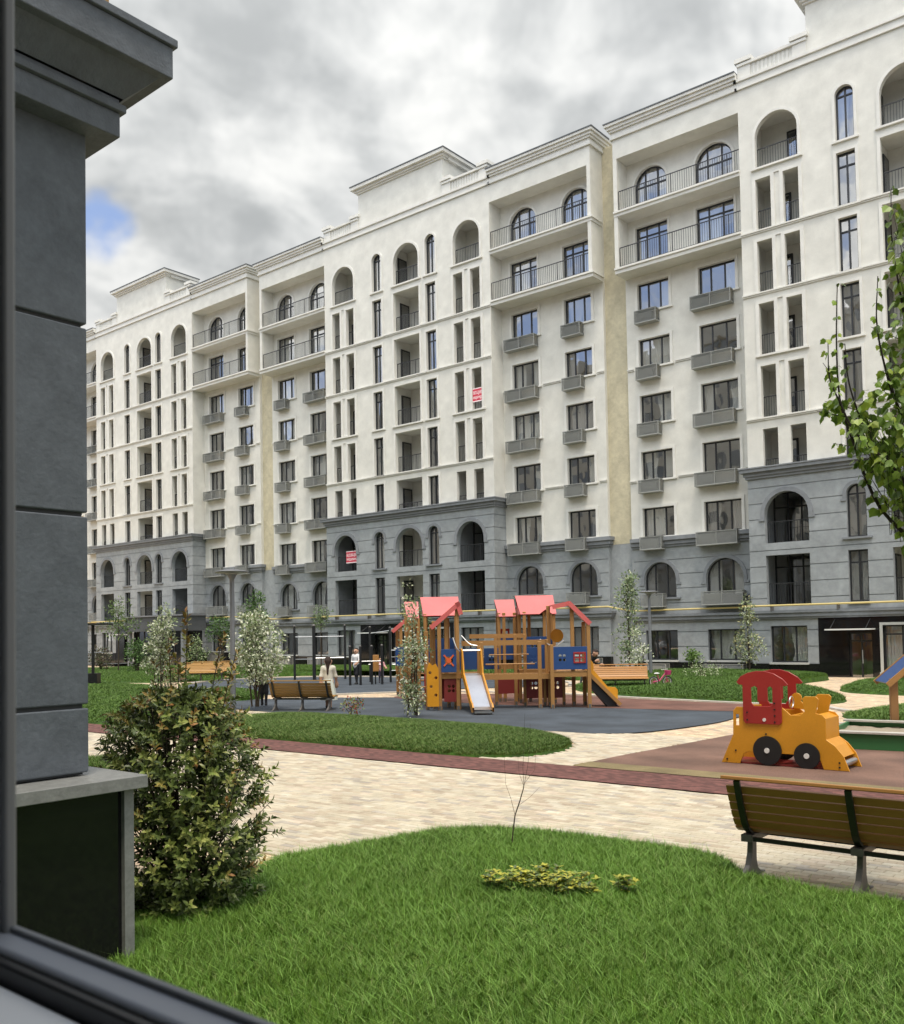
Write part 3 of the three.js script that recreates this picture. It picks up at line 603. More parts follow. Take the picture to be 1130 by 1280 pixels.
sheet('rubber_surface', [[-22.6, -24.3], [-22.2, -26.6], [-18.21, -28.0], [-14.55, -27.2], [-11.2, -26.7], [-9.87, -25.97], [-9.7, -24.4], [-13.16, -23.71], [-18.04, -23.34]], 0.011, rubRed);
sheet('rubber_surface', [[-8.3, -13.78], [-8.28, -14.6], [-7.94, -18.85], [-7.28, -21.4], [-5.8, -22.2], [0, -22.2], [3, -20], [3, -13.75], [-3, -13.76]], 0.006, rubBrown, false);
sheet('rubber_border', [[-8.32, -13.22], [-8.34, -13.5], [-8.302, -13.778], [-3, -13.758], [3, -13.748], [3, -13.2]], 0.010, khaki, false);
// red brick strip across the courtyard
const brickTex = texture(512, (() => { const k = rng(9), t = Array.from({ length: 20 * 40 }, () => 0.82 + 0.36 * k()); return (u, v) => { const row = Math.floor(v * 40), cx = u * 20 + (row % 2) * 0.5, b = t[row * 20 + Math.floor(cx) % 20] * (1 + 0.14 * (R() - 0.5)); return [196 * b, 180 * b, 178 * b]; }; })());
sheet('brick_strip', [[-60, -12.02], [-60, -13.2], [6, -13.2], [6, -12.02]], 0.004, std(lin(0.25, 0.125, 0.105), { map: rep(brickTex, 0.4), bumpMap: bF, bumpScale: 0.004, roughness: 0.9 }), false);
// pale kerbs edging the rubber
function kerb(pts, closed) {
  const c = new THREE.CatmullRomCurve3(pts.map(p => V3(p[0], 0, p[1])), !!closed), n = 90, m = new MB(), P = c.getSpacedPoints(n);
  for (let i = 0; i < n; i++) m.beam([P[i].x, 0.0, P[i].z], [P[i + 1].x, 0.0, P[i + 1].z], 0.2, 0.07);
  structure('kerb', m.done(), M.kerb);
}
kerb([[-26.2, -24.6], [-23.6, -27.6], [-18.3, -28.4], [-14.5, -27.6], [-11.0, -27.0], [-8.9, -26.9], [-7.6, -25.6]]);
kerb([[-35.3, -24.0], [-40.6, -29.3], [-40.5, -33.0], [-37, -36], [-30, -36.5], [-22.9, -35.7], [-20.5, -32.6]]);
kerb([[-7.5, -21.7], [-5.8, -22.5], [-3.5, -22.5], [0, -22.5]]);

// lawns: mounded ground with a skirt, grass blades planted on them
const lawnTex = texture(512, (u, v) => { const a = tnoise(u, v, 8, 6, 5), q = 1 + 0.5 * a + 0.4 * (R() - 0.5); return [150 * q, 178 * q, 104 * q]; });
const lawnMat = std(lin(0.115, 0.19, 0.04), { map: rep(lawnTex, 0.5), bumpMap: bF, bumpScale: 0.03, roughness: 1 });
const bladeMat = new THREE.MeshPhysicalMaterial({ color: 0xffffff, vertexColors: true, roughness: 0.6, side: THREE.DoubleSide });
function tuft(n, h, w, lean, seed) {
  const k = rng(seed), m = new MB();
  for (let i = 0; i < n; i++) {
    const a = k() * 6.283, r = Math.sqrt(k()) * 0.04, hx = h * (0.5 + 0.7 * k()), l = lean * (0.3 + k()) * hx, ba = a + (k() - 0.5) * 2.2, cx = Math.cos(a) * r, cz = Math.sin(a) * r, sx = -Math.sin(ba + k()) * w, sz = Math.cos(ba + k()) * w, dx = Math.cos(ba) * l, dz = Math.sin(ba) * l;
    const t = k(); m.col = t < 0.12 ? [0.28, 0.37, 0.09] : t < 0.55 ? [0.115, 0.25, 0.022] : [0.17, 0.33, 0.04];
    const p = (f, s) => [cx + dx * f * f + sx * s, hx * f, cz + dz * f * f + sz * s];
    m.quad(p(0, -1), p(0, 1), p(0.5, 0.85), p(0.5, -0.85)); m.tri(p(0.5, -0.85), p(0.5, 0.85), p(1, 0));
  }
  return m.done();
}
function lawn(pts, label, { h = 0.12, edge = 0.03, tiltZ = 0, z0 = 0, n, tufts, size = 1, seed = 1, keep, tint = 0.55, wide = 1.5, longs = 0 }) {
  const o = smooth(pts, 120); covers.push(o);
  const c = [0, 0]; o.forEach(p => { c[0] += p[0] / o.length; c[1] += p[1] / o.length; });
  const T = [1, 0.985, 0.93, 0.85, 0.7, 0.5, 0.25, 0], H = [-0.05, edge, edge + h * 0.35, edge + h * 0.62, edge + h * 0.88, edge + h, edge + h, edge + h];
  const pt = (i, k) => { const x = c[0] + (o[i % 120][0] - c[0]) * T[k], z = c[1] + (o[i % 120][1] - c[1]) * T[k]; return [x, H[k] + (k ? Math.max(0, z0 - z) * tiltZ + (k > 2 ? 0.05 * fbm(x * 0.5, 1, z * 0.5, 2) * h / 0.12 : 0) : 0), z]; };
  const m = new MB(), tris = []; let A = 0;
  for (let k = 0; k + 1 < T.length; k++) for (let i = 0; i < 120; i++) {
    const a = pt(i, k), b = pt(i + 1, k), d = pt(i, k + 1), e = pt(i + 1, k + 1);
    for (const t of k + 2 < T.length ? [[a, b, e], [a, e, d]] : [[a, b, d]]) {
      const ny = (t[1][2] - t[0][2]) * (t[2][0] - t[0][0]) - (t[1][0] - t[0][0]) * (t[2][2] - t[0][2]);
      const q = ny > 0 ? t : [t[0], t[2], t[1]]; m.tri(...q); if (k > 0) { A += Math.abs(ny) / 2; tris.push([q, A]); }
    }
  }
  const g = m.done(true); const P = g.attributes.position, u = []; for (let i = 0; i < P.count; i++) u.push(P.getX(i), P.getZ(i)); g.setAttribute('uv', new THREE.Float32BufferAttribute(u, 2));
  structure('lawn', g, lawnMat);
  const k = rng(seed * 77 + 3), geo = tuft(n ?? 9, 0.1 * size, 0.0028 * wide, 0.85, seed), list = [];
  for (let i = 0; i < tufts; i++) {
    const t = k() * A; let lo = 0, hi = tris.length - 1; while (lo < hi) { const md = (lo + hi) >> 1; tris[md][1] < t ? lo = md + 1 : hi = md; }
    const [a, b, d] = tris[lo][0]; let r1 = k(), r2 = k(); if (r1 + r2 > 1) { r1 = 1 - r1; r2 = 1 - r2; }
    const p = [0, 1, 2].map(q => a[q] + (b[q] - a[q]) * r1 + (d[q] - a[q]) * r2), s = 0.7 + 0.55 * k() + 0.5 * fbm(p[0] * 0.9, 3, p[2] * 0.9, 3), ro = k() * 6.283;
    if (keep && !keep(p[0], p[2], k)) continue;
    list.push([p, s, ro, 0.85 + 0.3 * k() + 0.3 * fbm(p[0] * 0.6 + 9, 5, p[2] * 0.6, 3)]);
  }
  const im = new THREE.InstancedMesh(geo, bladeMat, list.length), q = new THREE.Matrix4(), col = new THREE.Color();
  list.forEach(([p, s, ro, b], i) => { q.makeRotationY(ro).scale(V3(1, s, 1)).setPosition(p[0], p[1] - 0.004, p[2]); im.setMatrixAt(i, q); im.setColorAt(i, col.setRGB(b * tint * (0.92 + 0.2 * ((i * 7919) % 13) / 13), b * tint, b * tint * 0.9)); });
  im.name = numbered('grass'); im.castShadow = im.receiveShadow = true; im.userData.kind = 'stuff'; tag(im, label, 'grass'); scene.add(im);
  if (longs) { // sparse long pale blades that arch over the rest
    const lg = tuft(3, 0.105, 0.0022, 1.4, seed + 50), l2 = list.filter((_, i) => i % Math.max(1, Math.floor(list.length / longs)) === 0), jm = new THREE.InstancedMesh(lg, bladeMat, l2.length);
    l2.forEach(([p, s, ro], i) => { q.makeRotationY(ro * 3.7).scale(V3(1.1, 0.75 + 0.35 * k(), 1.1)).setPosition(p[0] + 0.02, p[1], p[2] + 0.01); jm.setMatrixAt(i, q); const b = 0.75 + 0.6 * k(); jm.setColorAt(i, col.setRGB(b * 1.05, b, b * 1.3)); });
    jm.name = numbered('grass'); jm.userData.kind = 'stuff'; tag(jm, 'scattered long pale blades arching over the near lawn', 'grass'); scene.add(jm);
  }
  return { o, c };
}
const fgLawn = [[-7.35, -6.2], [-7.2, -6.6], [-7.05, -7.25], [-6.9, -7.95], [-6.5, -8.38], [-6.1, -8.55], [-5.55, -8.68], [-5.0, -8.72], [-4.3, -8.74], [-3.75, -8.6], [-3.35, -8.15], [-2.6, -8.02], [-1.6, -8.0], [0.5, -7.9], [3.5, -7.6], [4.2, -4], [3.4, -0.95], [0, -0.8], [-4, -0.8], [-8.8, -0.9], [-9.2, -2.4], [-8.2, -3.6], [-7.4, -4.6], [-7.15, -5.5]];
const nearDense = (x, z, k) => { const d = Math.hypot(x, z); if (x > 0.5 && z > -6) return false; const a = Math.atan2(-x, -z) * 57.3; return a > 8 && a < 72 && d > 1.8; };
lawn(fgLawn, 'long green grass of the lawn below the window', { h: 0.05, edge: 0.015, n: 13, tufts: 120000, size: 0.66, seed: 2, keep: nearDense, tint: 0.88, wide: 0.8, longs: 9000 });
lawn([[-16.73, -13.18], [-12.65, -13.17], [-10.7, -13.2], [-9.8, -13.6], [-9.45, -14.5], [-9.8, -15.65], [-10.68, -16.6], [-12.27, -17.2], [-14.60, -17.45], [-17.73, -17.5], [-20.36, -17.4], [-21.0, -16.2], [-20.5, -14.2], [-19.5, -13.2]], 'mown grass on the low mound beyond the brick strip', { h: 0.12, n: 10, tufts: 42000, size: 0.6, seed: 3, wide: 1.3 });
lawn([[-34, -13.17], [-24, -13.17], [-18.6, -13.2], [-17.6, -14.0], [-18.6, -15.6], [-22.41, -17.1], [-28.0, -20.0], [-34.5, -23.6], [-40.28, -25.0], [-52, -26.5], [-58, -24], [-56, -16]], 'wide grass slope beside the grey pier', { h: 0.22, n: 9, tufts: 45000, size: 0.8, seed: 4, wide: 2.2, keep: (x, z) => x > -50 });
lawn([[-28.2, -20.6], [-26.6, -20.8], [-27.5, -22.5], [-30.39, -24.2], [-33.13, -24.9], [-32.3, -23.4]], 'small grass island between the rubber areas', { h: 0.1, n: 9, tufts: 7000, size: 0.7, seed: 5, wide: 2.2 });
lawn([[-56, -27.5], [-44, -27], [-41.6, -29.5], [-41.8, -34], [-38, -37.5], [-30, -37.6], [-22, -37], [-21.5, -39.5], [-28, -43], [-46, -43], [-60, -40.5], [-66, -34]], 'grass strip below the middle of the building', { h: 0.18, n: 8, tufts: 26000, size: 1, seed: 6, wide: 3, tiltZ: 0.012, z0: -30 });
lawn([[-19.8, -31.6], [-17, -29.0], [-13.1, -27.9], [-10.6, -27.5], [-8.9, -27.7], [-8.7, -29.3], [-10.1, -32.1], [-12.3, -35.2], [-12.9, -37.9], [-13.1, -41.4], [-16.8, -43.2], [-21.5, -43.2], [-21.3, -38.5], [-20.6, -35]], 'grass between the yellow benches and the shopfront', { h: 0.14, n: 9, tufts: 34000, size: 0.8, seed: 7, wide: 2.4, tiltZ: 0.012, z0: -28 });
lawn([[-10.0, -33.3], [-10.9, -36.6], [-10.8, -39.8], [-8.9, -42.6], [-3, -42.6], [0, -38], [-3, -33], [-7.5, -32.3]], 'grass in front of the shop windows', { h: 0.14, n: 9, tufts: 10000, size: 0.8, seed: 8, wide: 2.4, tiltZ: 0.01, z0: -32 });
lawn([[-7.4, -24.3], [-7.3, -25.8], [-6.7, -28.4], [-5.4, -30.2], [-1, -30.6], [2, -27], [0.5, -23.3], [-4.4, -23.1], [-6.5, -23.2]], 'grass behind the sandbox', { h: 0.1, n: 9, tufts: 14000, size: 0.65, seed: 9, wide: 1.8 });
lawn([[-16.6, -9.0], [-15.5, -9.6], [-14.3, -9.4], [-13.4, -8.4], [-13.2, -6.5], [-14.2, -4.5], [-18, -4], [-19.5, -6.5], [-18.5, -8.6]], 'grass patch behind the grey pier', { h: 0.06, n: 9, tufts: 9000, size: 0.8, seed: 10, wide: 1.3 });

// individual setts on the near paths
{
  const forward = V3(-Math.sin(39.3 * Math.PI / 180), 0, -Math.cos(39.3 * Math.PI / 180)), tones = [[0.70, 0.62, 0.46], [0.65, 0.55, 0.40], [0.74, 0.67, 0.52], [0.58, 0.48, 0.35], [0.54, 0.48, 0.39], [0.70, 0.59, 0.45]];
  const k = rng(31), all = [], L = 0.2, W = 0.1, g = 0.004, lawnO = smooth(fgLawn, 120);
  for (let r = 0; r < 118; r++) for (let i = -8; i < 108; i++) {
    const z = -6.3 - r * W, x = -1.2 - i * L - (r % 2) * L / 2 ;
    if (z < -11.96 && z > -13.26) continue;
    if (z < -13.26 && (covers.slice(0, 6).some(c => inside(c, x, z)) )) continue;
    const near = covers.some(c => inside(c, x, z));
    if (near) continue;
    const d = -(x * Math.sin(39.3 * Math.PI / 180) + z * Math.cos(39.3 * Math.PI / 180)), s = x * Math.cos(39.3 * Math.PI / 180) - z * Math.sin(39.3 * Math.PI / 180);
    if (d < 4 || Math.abs(s) > d * 0.52 || (z < -18 || x < -23)) continue;
    all.push([x, z, d, k(), k(), k()]);
  }
  const sett = (m, x, z, y, b) => {
    const x0 = x - L / 2 + g / 2, x1 = x + L / 2 - g / 2, z0 = z - W / 2 + g / 2, z1 = z + W / 2 - g / 2, c = 0.007, t = y, l = y - 0.005, f = -0.03;
    m.quad([x0 + c, t, z1 - c], [x1 - c, t, z1 - c], [x1 - c, t, z0 + c], [x0 + c, t, z0 + c]);
    const o = [[x0, z1], [x1, z1], [x1, z0], [x0, z0]], i = [[x0 + c, z1 - c], [x1 - c, z1 - c], [x1 - c, z0 + c], [x0 + c, z0 + c]];
    for (let q = 0; q < 4; q++) { const w = (q + 1) % 4; m.quad([o[q][0], l, o[q][1]], [o[w][0], l, o[w][1]], [i[w][0], t, i[w][1]], [i[q][0], t, i[q][1]]); m.quad([o[q][0], f, o[q][1]], [o[w][0], f, o[w][1]], [o[w][0], l, o[w][1]], [o[q][0], l, o[q][1]]); }
  };
  const mats = tones.map(c => std(lin(...c), { map: nBig, bumpMap: bF, bumpScale: 0.003, roughness: 0.85 }));
  const one = new MB(); sett(one, 0, 0, 0, 1); const og = one.done();
  all.sort((a, b) => a[2] - b[2]);
  all.slice(0, 300).forEach(([x, z, d, a, b, c]) => { const m = mesh('paver', og, mats[Math.floor(a * a * 5.99)], paving); m.position.set(x, 0.0 + 0.004 * b, z); m.rotation.set((b - 0.5) * 0.012, 0, (c - 0.5) * 0.012); });
  const rest = new MB(); for (const [x, z, d, a, b] of all.slice(300)) { const t = tones[Math.floor(a * a * 5.99)], q = 0.92 + 0.16 * b; rest.col = t.map(v => v * q); sett(rest, x, z, 0.004 * b, 1); }
  const rm = rest.build('paver_field', std(0xffffff, { vertexColors: true, map: nBig, roughness: 0.85 }), paving); rm.userData.kind = 'stuff';
}

// ---------------------------------------------------------------- the grey pier beside the window
{
  const g = thing('stone_pier', 'dark grey rendered pier with stepped cornice and granite plinth', 'pillar', [-5.95, 0, -0.4]);
  // local: right face at x = 0, front at z = -2.96
  const zf = -2.96, W = -3.0, ys = [1.30, 1.76, 3.06, 4.36, 5.71];
  for (let i = 0; i + 1 < ys.length; i++) {
    const b = new RoundedBoxGeometry(-W, ys[i + 1] - ys[i] - 0.028, -zf, 2, 0.012); b.translate(W / 2, (ys[i] + ys[i + 1]) / 2, zf / 2);
    mesh('stone_course', metreUV(b), std(lin(0.150, 0.174, 0.202), { map: rep(noiseB, 0.9), bumpMap: rep(bumpA, 1.3), bumpScale: 0.004, roughness: 0.85 }), g);
  }
  const cm = std(lin(0.160, 0.186, 0.218), { map: rep(noiseB, 0.8), bumpMap: rep(bumpA, 2), bumpScale: 0.004, roughness: 0.8 });
  box(W, -0.03, 1.3, 5.7, zf + 0.03, 0).build('core', std(lin(0.06, 0.065, 0.07)), g);
  const step = (o, y0, y1) => { const b = new RoundedBoxGeometry(-W + o, y1 - y0, -zf + o, 2, 0.008); b.translate((W + o) / 2, (y0 + y1) / 2, (zf - o) / 2); return metreUV(b); };
  mesh('cornice', step(0.163, 5.69, 5.86), cm, g); mesh('cornice', step(0.195, 5.862, 5.915), cm, g); mesh('cornice', step(0.16, 5.917, 5.96), cm, g);
  { const m = new MB(), a = 0.18, b = 0.36; m.quad([a, 5.96, 0], [a, 5.96, zf - a], [b, 6.13, zf - b], [b, 6.13, 0]).quad([a, 5.96, zf - a], [W, 5.96, zf - a], [W, 6.13, zf - b], [b, 6.13, zf - b]); m.build('cornice_cove', cm, g); }
  mesh('cornice', step(0.42, 6.12, 6.34), cm, g); mesh('cornice', step(0.445, 6.342, 6.40), cm, g);
  box(W, 0.1, 6.402, 7.6, zf - 0.12, 0).build('upper_wall', std(lin(0.42, 0.26, 0.10), { map: nB }), g);
  box(W, 0.21, 0, 1.205, zf - 0.14, 0).build('granite_panel', M.granite, g);
  box(0.14, 0.25, 0, 1.206, zf - 0.18, zf - 0.11).build('granite_edge', M.graniteGrey, g);
  { const b = new RoundedBoxGeometry(-W + 0.33, 0.085, -zf + 0.24, 1, 0.006); b.translate((W + 0.33) / 2, 1.25, (zf - 0.24) / 2); mesh('granite_sill', metreUV(b), M.graniteGrey, g); }
}
// ---------------------------------------------------------------- the window and building the picture is taken from
{
  const g = thing('window_frame', 'dark window sash with black gasket and white sill seen close up', 'window', [0, 0, -0.38]);
  const fm = std(lin(0.30, 0.32, 0.36), { roughness: 0.45 });
  const rb = (w, h, d, x, y, z, r = 0.006) => { const b = new RoundedBoxGeometry(w, h, d, 2, r); b.translate(x, y, z); return b; };
  mesh('stile', rb(0.075, 2.0, 0.06, -0.892, 2.9, 0), fm, g);
  mesh('stile', rb(0.012, 2.0, 0.012, -0.851, 2.9, -0.022, 0.004), std(lin(0.2, 0.21, 0.22), { roughness: 0.5 }), g);
  mesh('stile', rb(0.075, 2.0, 0.06, 1.2, 2.9, 0), fm, g);
  mesh('bottom_rail', rb(2.2, 0.05, 0.036, 0.18, 1.916, -0.012), fm, g);
  mesh('bottom_rail', rb(2.1, 0.005, 0.008, 0.18, 1.943, -0.025, 0.002), std(lin(0.2, 0.21, 0.22), { roughness: 0.5 }), g);
  mesh('top_rail', rb(2.1, 0.06, 0.06, 0.18, 3.9, 0), fm, g);
  mesh('gasket', rb(2.2, 0.04, 0.01, 0.18, 1.917, 0.012, 0.003), M.black, g);
  mesh('inner_sill', rb(2.2, 0.03, 0.30, 0.18, 1.909, 0.17), std(lin(0.84, 0.85, 0.86), { roughness: 0.4 }), g);
}
{
  const g = thing('facing_building', 'white and grey apartment building across the courtyard that the windows mirror', 'building', [0, 0, 10]);
  const z = 0, ops = [];
  for (let n = 0; n < 11; n++) for (let x = -140; x <= 44; x += 3.4) ops.push(op(x, x + 1.7, n * 3.1 + 1.3, n * 3.1 + 2.9));
  const w1 = wall(-142, 46, 9.8, 34, z, ops, { depth: 0.15 }).build('wall', M.white, g), w0 = wall(-142, 46, 0, 9.8, z, ops, { depth: 0.15 }).build('stone_base', M.grey, g);
  for (const w of [w0, w1]) w.scale.z = -1;
  const pg = new THREE.BoxGeometry(1.7, 1.6, 0.04), mirror = std(lin(0.3, 0.32, 0.34), { metalness: 1, roughness: 0.1 });
  for (const o of ops) { const p = mesh('window', pg, mirror, g); p.position.set(o.c, (o.y0 + o.y1) / 2, 0.12); }
  box(-142.3, 46.3, 9.6, 10.1, -0.35, -0.002).build('base_cornice', M.greyTrim, g);
  box(-142.4, 46.4, 34, 34.8, -0.5, 0.4).build('cornice', M.trim, g);
  for (let x = -138; x < 44; x += 22) new MB().geo(plate([[x, 34.8], [x + 11, 34.8], [x + 11, 37], [x + 5.5, 39], [x, 37]], 1)).build('gable', M.white, g);
  new MB().quad([-142, 34.8, 0.4], [46, 34.8, 0.4], [46, 37, 6], [-142, 37, 6]).build('roof', M.roofMetal, g);
  new MB().quad([-142, 0, 12], [46, 0, 12], [46, 37, 12], [-142, 37, 12]).quad([-142, 37, 6], [46, 37, 6], [46, 37, 12], [-142, 37, 12]).quad([-142, 0, 0.2], [-142, 0, 12], [-142, 37, 12], [-142, 37, 0.2]).quad([46, 0, 12], [46, 0, 0.2], [46, 37, 0.2], [46, 37, 12]).build('rear_wall', M.tan, g);
}
{
  const g = thing('low_annex', 'low grey annex holding the window the picture is taken from', 'building', [0, 0, -0.42]), cam = op(-0.95, 1.3, 1.84, 3.95);
  wall(-4.5, 9, 0, 4.6, 0, [cam], { depth: 0.15 }).build('wall', M.grey, g).scale.z = -1;
  new MB().quad([-4.5, 0, 0], [-4.5, 0, 10.4], [-4.5, 4.6, 10.4], [-4.5, 4.6, 0]).quad([9, 0, 10.4], [9, 0, 0], [9, 4.6, 0], [9, 4.6, 10.4]).build('side_wall', M.grey, g);
  box(-4.6, 9.1, 4.6, 4.9, -0.12, 10.4).build('roof', M.greyTrim, g);
  const m = new MB(); m.quad([-2.2, 0.9, 0.2], [2.6, 0.9, 0.2], [2.6, 0.9, 5], [-2.2, 0.9, 5]).quad([-2.2, 4.4, 0.2], [2.6, 4.4, 0.2], [2.6, 4.4, 5], [-2.2, 4.4, 5]).quad([-2.2, 0.9, 5], [2.6, 0.9, 5], [2.6, 4.4, 5], [-2.2, 4.4, 5]).quad([-2.2, 0.9, 0.2], [-2.2, 0.9, 5], [-2.2, 4.4, 5], [-2.2, 4.4, 0.2]).quad([2.6, 0.9, 0.2], [2.6, 0.9, 5], [2.6, 4.4, 5], [2.6, 4.4, 0.2]);
  m.build('room', M.white, g);
}

// ---------------------------------------------------------------- benches
function makeBench(label, pos, turn, len, mat, group) { // faces local +z
  const g = thing('park_bench', label, 'bench', pos, turn, group);
  const prof = [[0.46, 0.41], [0.37, 0.435], [0.28, 0.43], [0.19, 0.415], [0.1, 0.405], [0.02, 0.43], [-0.035, 0.495], [-0.075, 0.57], [-0.11, 0.646], [-0.142, 0.722], [-0.172, 0.80]];
  const h = len / 2;
  const slatG = {};
  prof.forEach(([z, y], i) => {
    const a = prof[Math.max(0, i - 1)], b = prof[Math.min(prof.length - 1, i + 1)], an = Math.atan2(b[1] - a[1], b[0] - a[0]);
    const s = new RoundedBoxGeometry(len, 0.028, 0.074, 1, 0.006);
    const m = mesh('slat', s, mat, g); m.position.set(0, y, z); m.rotation.x = -an + Math.PI;
  });
  const cap = mesh('slat', new RoundedBoxGeometry(len + 0.04, 0.03, 0.085, 1, 0.006), mat, g); cap.position.set(0, 0.905, -0.222); cap.rotation.x = 0.12;
  const back = new THREE.CatmullRomCurve3(prof.map(([z, y]) => V3(0, y - 0.03, z - (y > 0.45 ? 0.035 : 0))).concat([V3(0, 0.885, -0.245)]));
  const xs = len > 1.9 ? [-h + 0.12, 0, h - 0.12] : [-h + 0.12, h - 0.12];
  for (const x of xs) {
    const P = back.getSpacedPoints(22), m = new MB();
    for (let i = 0; i < 22; i++) m.beam([x, P[i].y, P[i].z], [x, P[i + 1].y, P[i + 1].z], 0.055, 0.024);
    m.build('frame', M.iron, g);
    const bk = new MB(); bk.box(x - 0.05, x + 0.05, 0.325, 0.385, -0.06, 0.36); bk.build('bracket', M.castGrey, g);
    const l = plate([[0.02, 0.335], [0.0, 0.22], [-0.05, 0.12], [-0.16, 0.045], [-0.30, 0.012], [-0.30, 0.0], [0.30, 0.0], [0.30, 0.012], [0.2, 0.03], [0.13, 0.075], [0.105, 0.15], [0.11, 0.335]], 0.05, [], 0.006);
    l.rotateY(-Math.PI / 2); l.translate(x + 0.025, 0, 0); mesh('leg', l, M.castGrey, g);
  }
  const r = new MB(); r.box(-h + 0.12, h - 0.12, 0.33, 0.365, -0.035, 0.0).box(-h + 0.12, h - 0.12, 0.33, 0.365, 0.3, 0.335); r.build('cross_rail', M.iron, g);
  return g;
}
const TC = 39.3 * Math.PI / 180;
makeBench('wooden slat bench seen from behind at the lawn edge by the train', [-2.36, 0, -8.12], Math.PI, 2.1, M.slat);
makeBench('wooden bench seen from behind beside the white leaved shrub', [-21.3, 0.0, -18.85], Math.PI + TC - 0.22, 1.95, M.slatWarm);
makeBench('long yellow bench at the lawn edge right of the play tower', [-17.5, 0.05, -30.9], 0.55, 2.4, M.slat);
makeBench('yellow bench behind the person in black', [-20.55, 0.05, -33.2], 0.55, 1.8, M.slat);
makeBench('orange bench behind the lamp post with its back to the pavilion', [-42.6, 0.05, -31.3], 0.7, 2.4, M.slatWarm);
makeBench('low orange bench standing before the other one by the pavilion', [-41.0, 0.05, -29.4], 0.7, 2.4, M.slatWarm);

// ---------------------------------------------------------------- toy train
{
  const g = thing('toy_train', 'yellow and red playground locomotive with black wheels', 'play train', [-5.4, 0.01, -14.87]);
  const body = [[-1.05, 0], [-0.84, 0.47], [-0.83, 0.86], [-0.77, 0.92], [-0.6, 0.92], [-0.6, 0.86], [-0.05, 0.86], [-0.02, 0.93], [0.11, 0.82], [0.26, 0.82], [0.33, 0.88], [0.30, 1.08], [0.34, 1.12], [0.51, 1.12], [0.55, 1.08], [0.5, 0.86], [0.6, 0.84], [0.65, 0.78], [0.65, 0.46], [0.78, 0.37], [0.9, 0.22], [0.98, 0], [0.6, 0], [0.55, 0.14], [0.5, 0.2], [-0.6, 0.2], [-0.67, 0.16], [-0.74, 0]];
  const slot = [[-0.79, 0.62], [-0.735, 0.62], [-0.735, 0.80], [-0.79, 0.80]];
  const cab = [[-0.75, 1.33], [-0.68, 1.42], [-0.56, 1.48], [-0.42, 1.51], [-0.28, 1.51], [-0.13, 1.47], [0.01, 1.39], [0.09, 1.30], [0.06, 1.275], [-0.02, 1.28], [-0.02, 0.70], [-0.06, 0.66], [-0.61, 0.66], [-0.65, 0.70], [-0.65, 1.28], [-0.72, 1.29]];
  const cabHoles = [[[-0.51, 1.0], [-0.47, 0.945], [-0.2, 0.945], [-0.16, 1.0], [-0.16, 1.24], [-0.2, 1.27], [-0.24, 1.24], [-0.24, 1.02], [-0.405, 1.02], [-0.405, 1.24], [-0.445, 1.27], [-0.51, 1.24]]];
  for (const z of [0, -0.62]) {
    const p = mesh('side_panel', plate(body, 0.03, [slot], 0.004), M.yellow, g); p.position.z = z - 0.015;
    const c = mesh('cab_panel', plate(cab, 0.024, cabHoles, 0.004), M.red, g); c.position.z = z + (z ? -0.045 : 0.02);
    for (const [x, y, r] of [[-0.27, 0.24, 0.23], [0.355, 0.195, 0.2]]) {
      const w = part('wheel', g); w.position.set(x, y, z + (z ? -0.035 : 0.035));
      const t = new THREE.CylinderGeometry(r, r, 0.03, 40); t.rotateX(Math.PI / 2); mesh('disc', t, M.black, w);
      const h = new THREE.CylinderGeometry(0.042, 0.042, 0.02, 20); h.rotateX(Math.PI / 2); h.translate(0, 0, z ? -0.018 : 0.018); mesh('hub', h, M.paintWhite, w);
    }
    const bolts = new MB(), q = z ? z - 0.02 : 0.02;
    for (const [x, y] of [[-0.95, 0.06], [-0.80, 0.21], [-0.29, 0.5], [0.84, 0.12], [0.84, 0.05], [-0.58, 0.84], [-0.58, 0.72], [-0.13, 1.0], [-0.13, 0.9], [-0.13, 0.8], [-0.13, 0.7]]) { const b = new THREE.CylinderGeometry(0.014, 0.014, 0.016, 10); b.rotateX(Math.PI / 2); b.translate(x, y, q + (x > -0.62 && x < -0.1 && y > 0.6 ? (z ? -0.028 : 0.028) : 0)); bolts.geo(b); }
    bolts.build('bolt', M.black, g);
  }
  new MB().quad([0.645, 0.78, 0], [0.645, 0.78, -0.62], [0.645, 0.46, -0.62], [0.645, 0.46, 0]).quad([0.645, 0.46, 0], [0.645, 0.46, -0.62], [0.77, 0.36, -0.62], [0.77, 0.36, 0]).quad([0.77, 0.36, 0], [0.77, 0.36, -0.62], [0.88, 0.2, -0.62], [0.88, 0.2, 0]).quad([0.5, 0.84, 0], [0.5, 0.84, -0.62], [0.645, 0.78, -0.62], [0.645, 0.78, 0]).build('boiler_front', M.yellow, g);
  const st = new THREE.CylinderGeometry(0.05, 0.05, 0.58, 16); st.rotateX(Math.PI / 2); st.translate(0.88, 0.1, -0.31); mesh('steel_roller', st, M.steel, g);
  box(-0.6, -0.05, 0.42, 0.45, -0.6, -0.02).build('seat', M.yellow, g);
  box(0.12, 0.18, 0.25, 0.82, -0.6, -0.02).build('bulkhead', M.yellow, g);
  const dr = new THREE.TorusGeometry(0.09, 0.012, 8, 20); dr.rotateY(Math.PI / 2); dr.translate(0.02, 1.0, -0.3); mesh('steering_wheel', dr, M.steel, g);
  const bb = new THREE.CylinderGeometry(0.028, 0.028, 0.012, 14); bb.rotateX(Math.PI / 2); bb.translate(-0.3, 0.73, 0.05); mesh('button', bb, M.paintWhite, g);
  { const kb = mesh('driver_knob', plate([...circle(0.02, 1.05, 0.085, 16, -0.6, 3.74), [-0.1, 0.9], [0.25, 0.85]], 0.025, [], 0.003), M.yellow, g); kb.position.z = -0.56; }
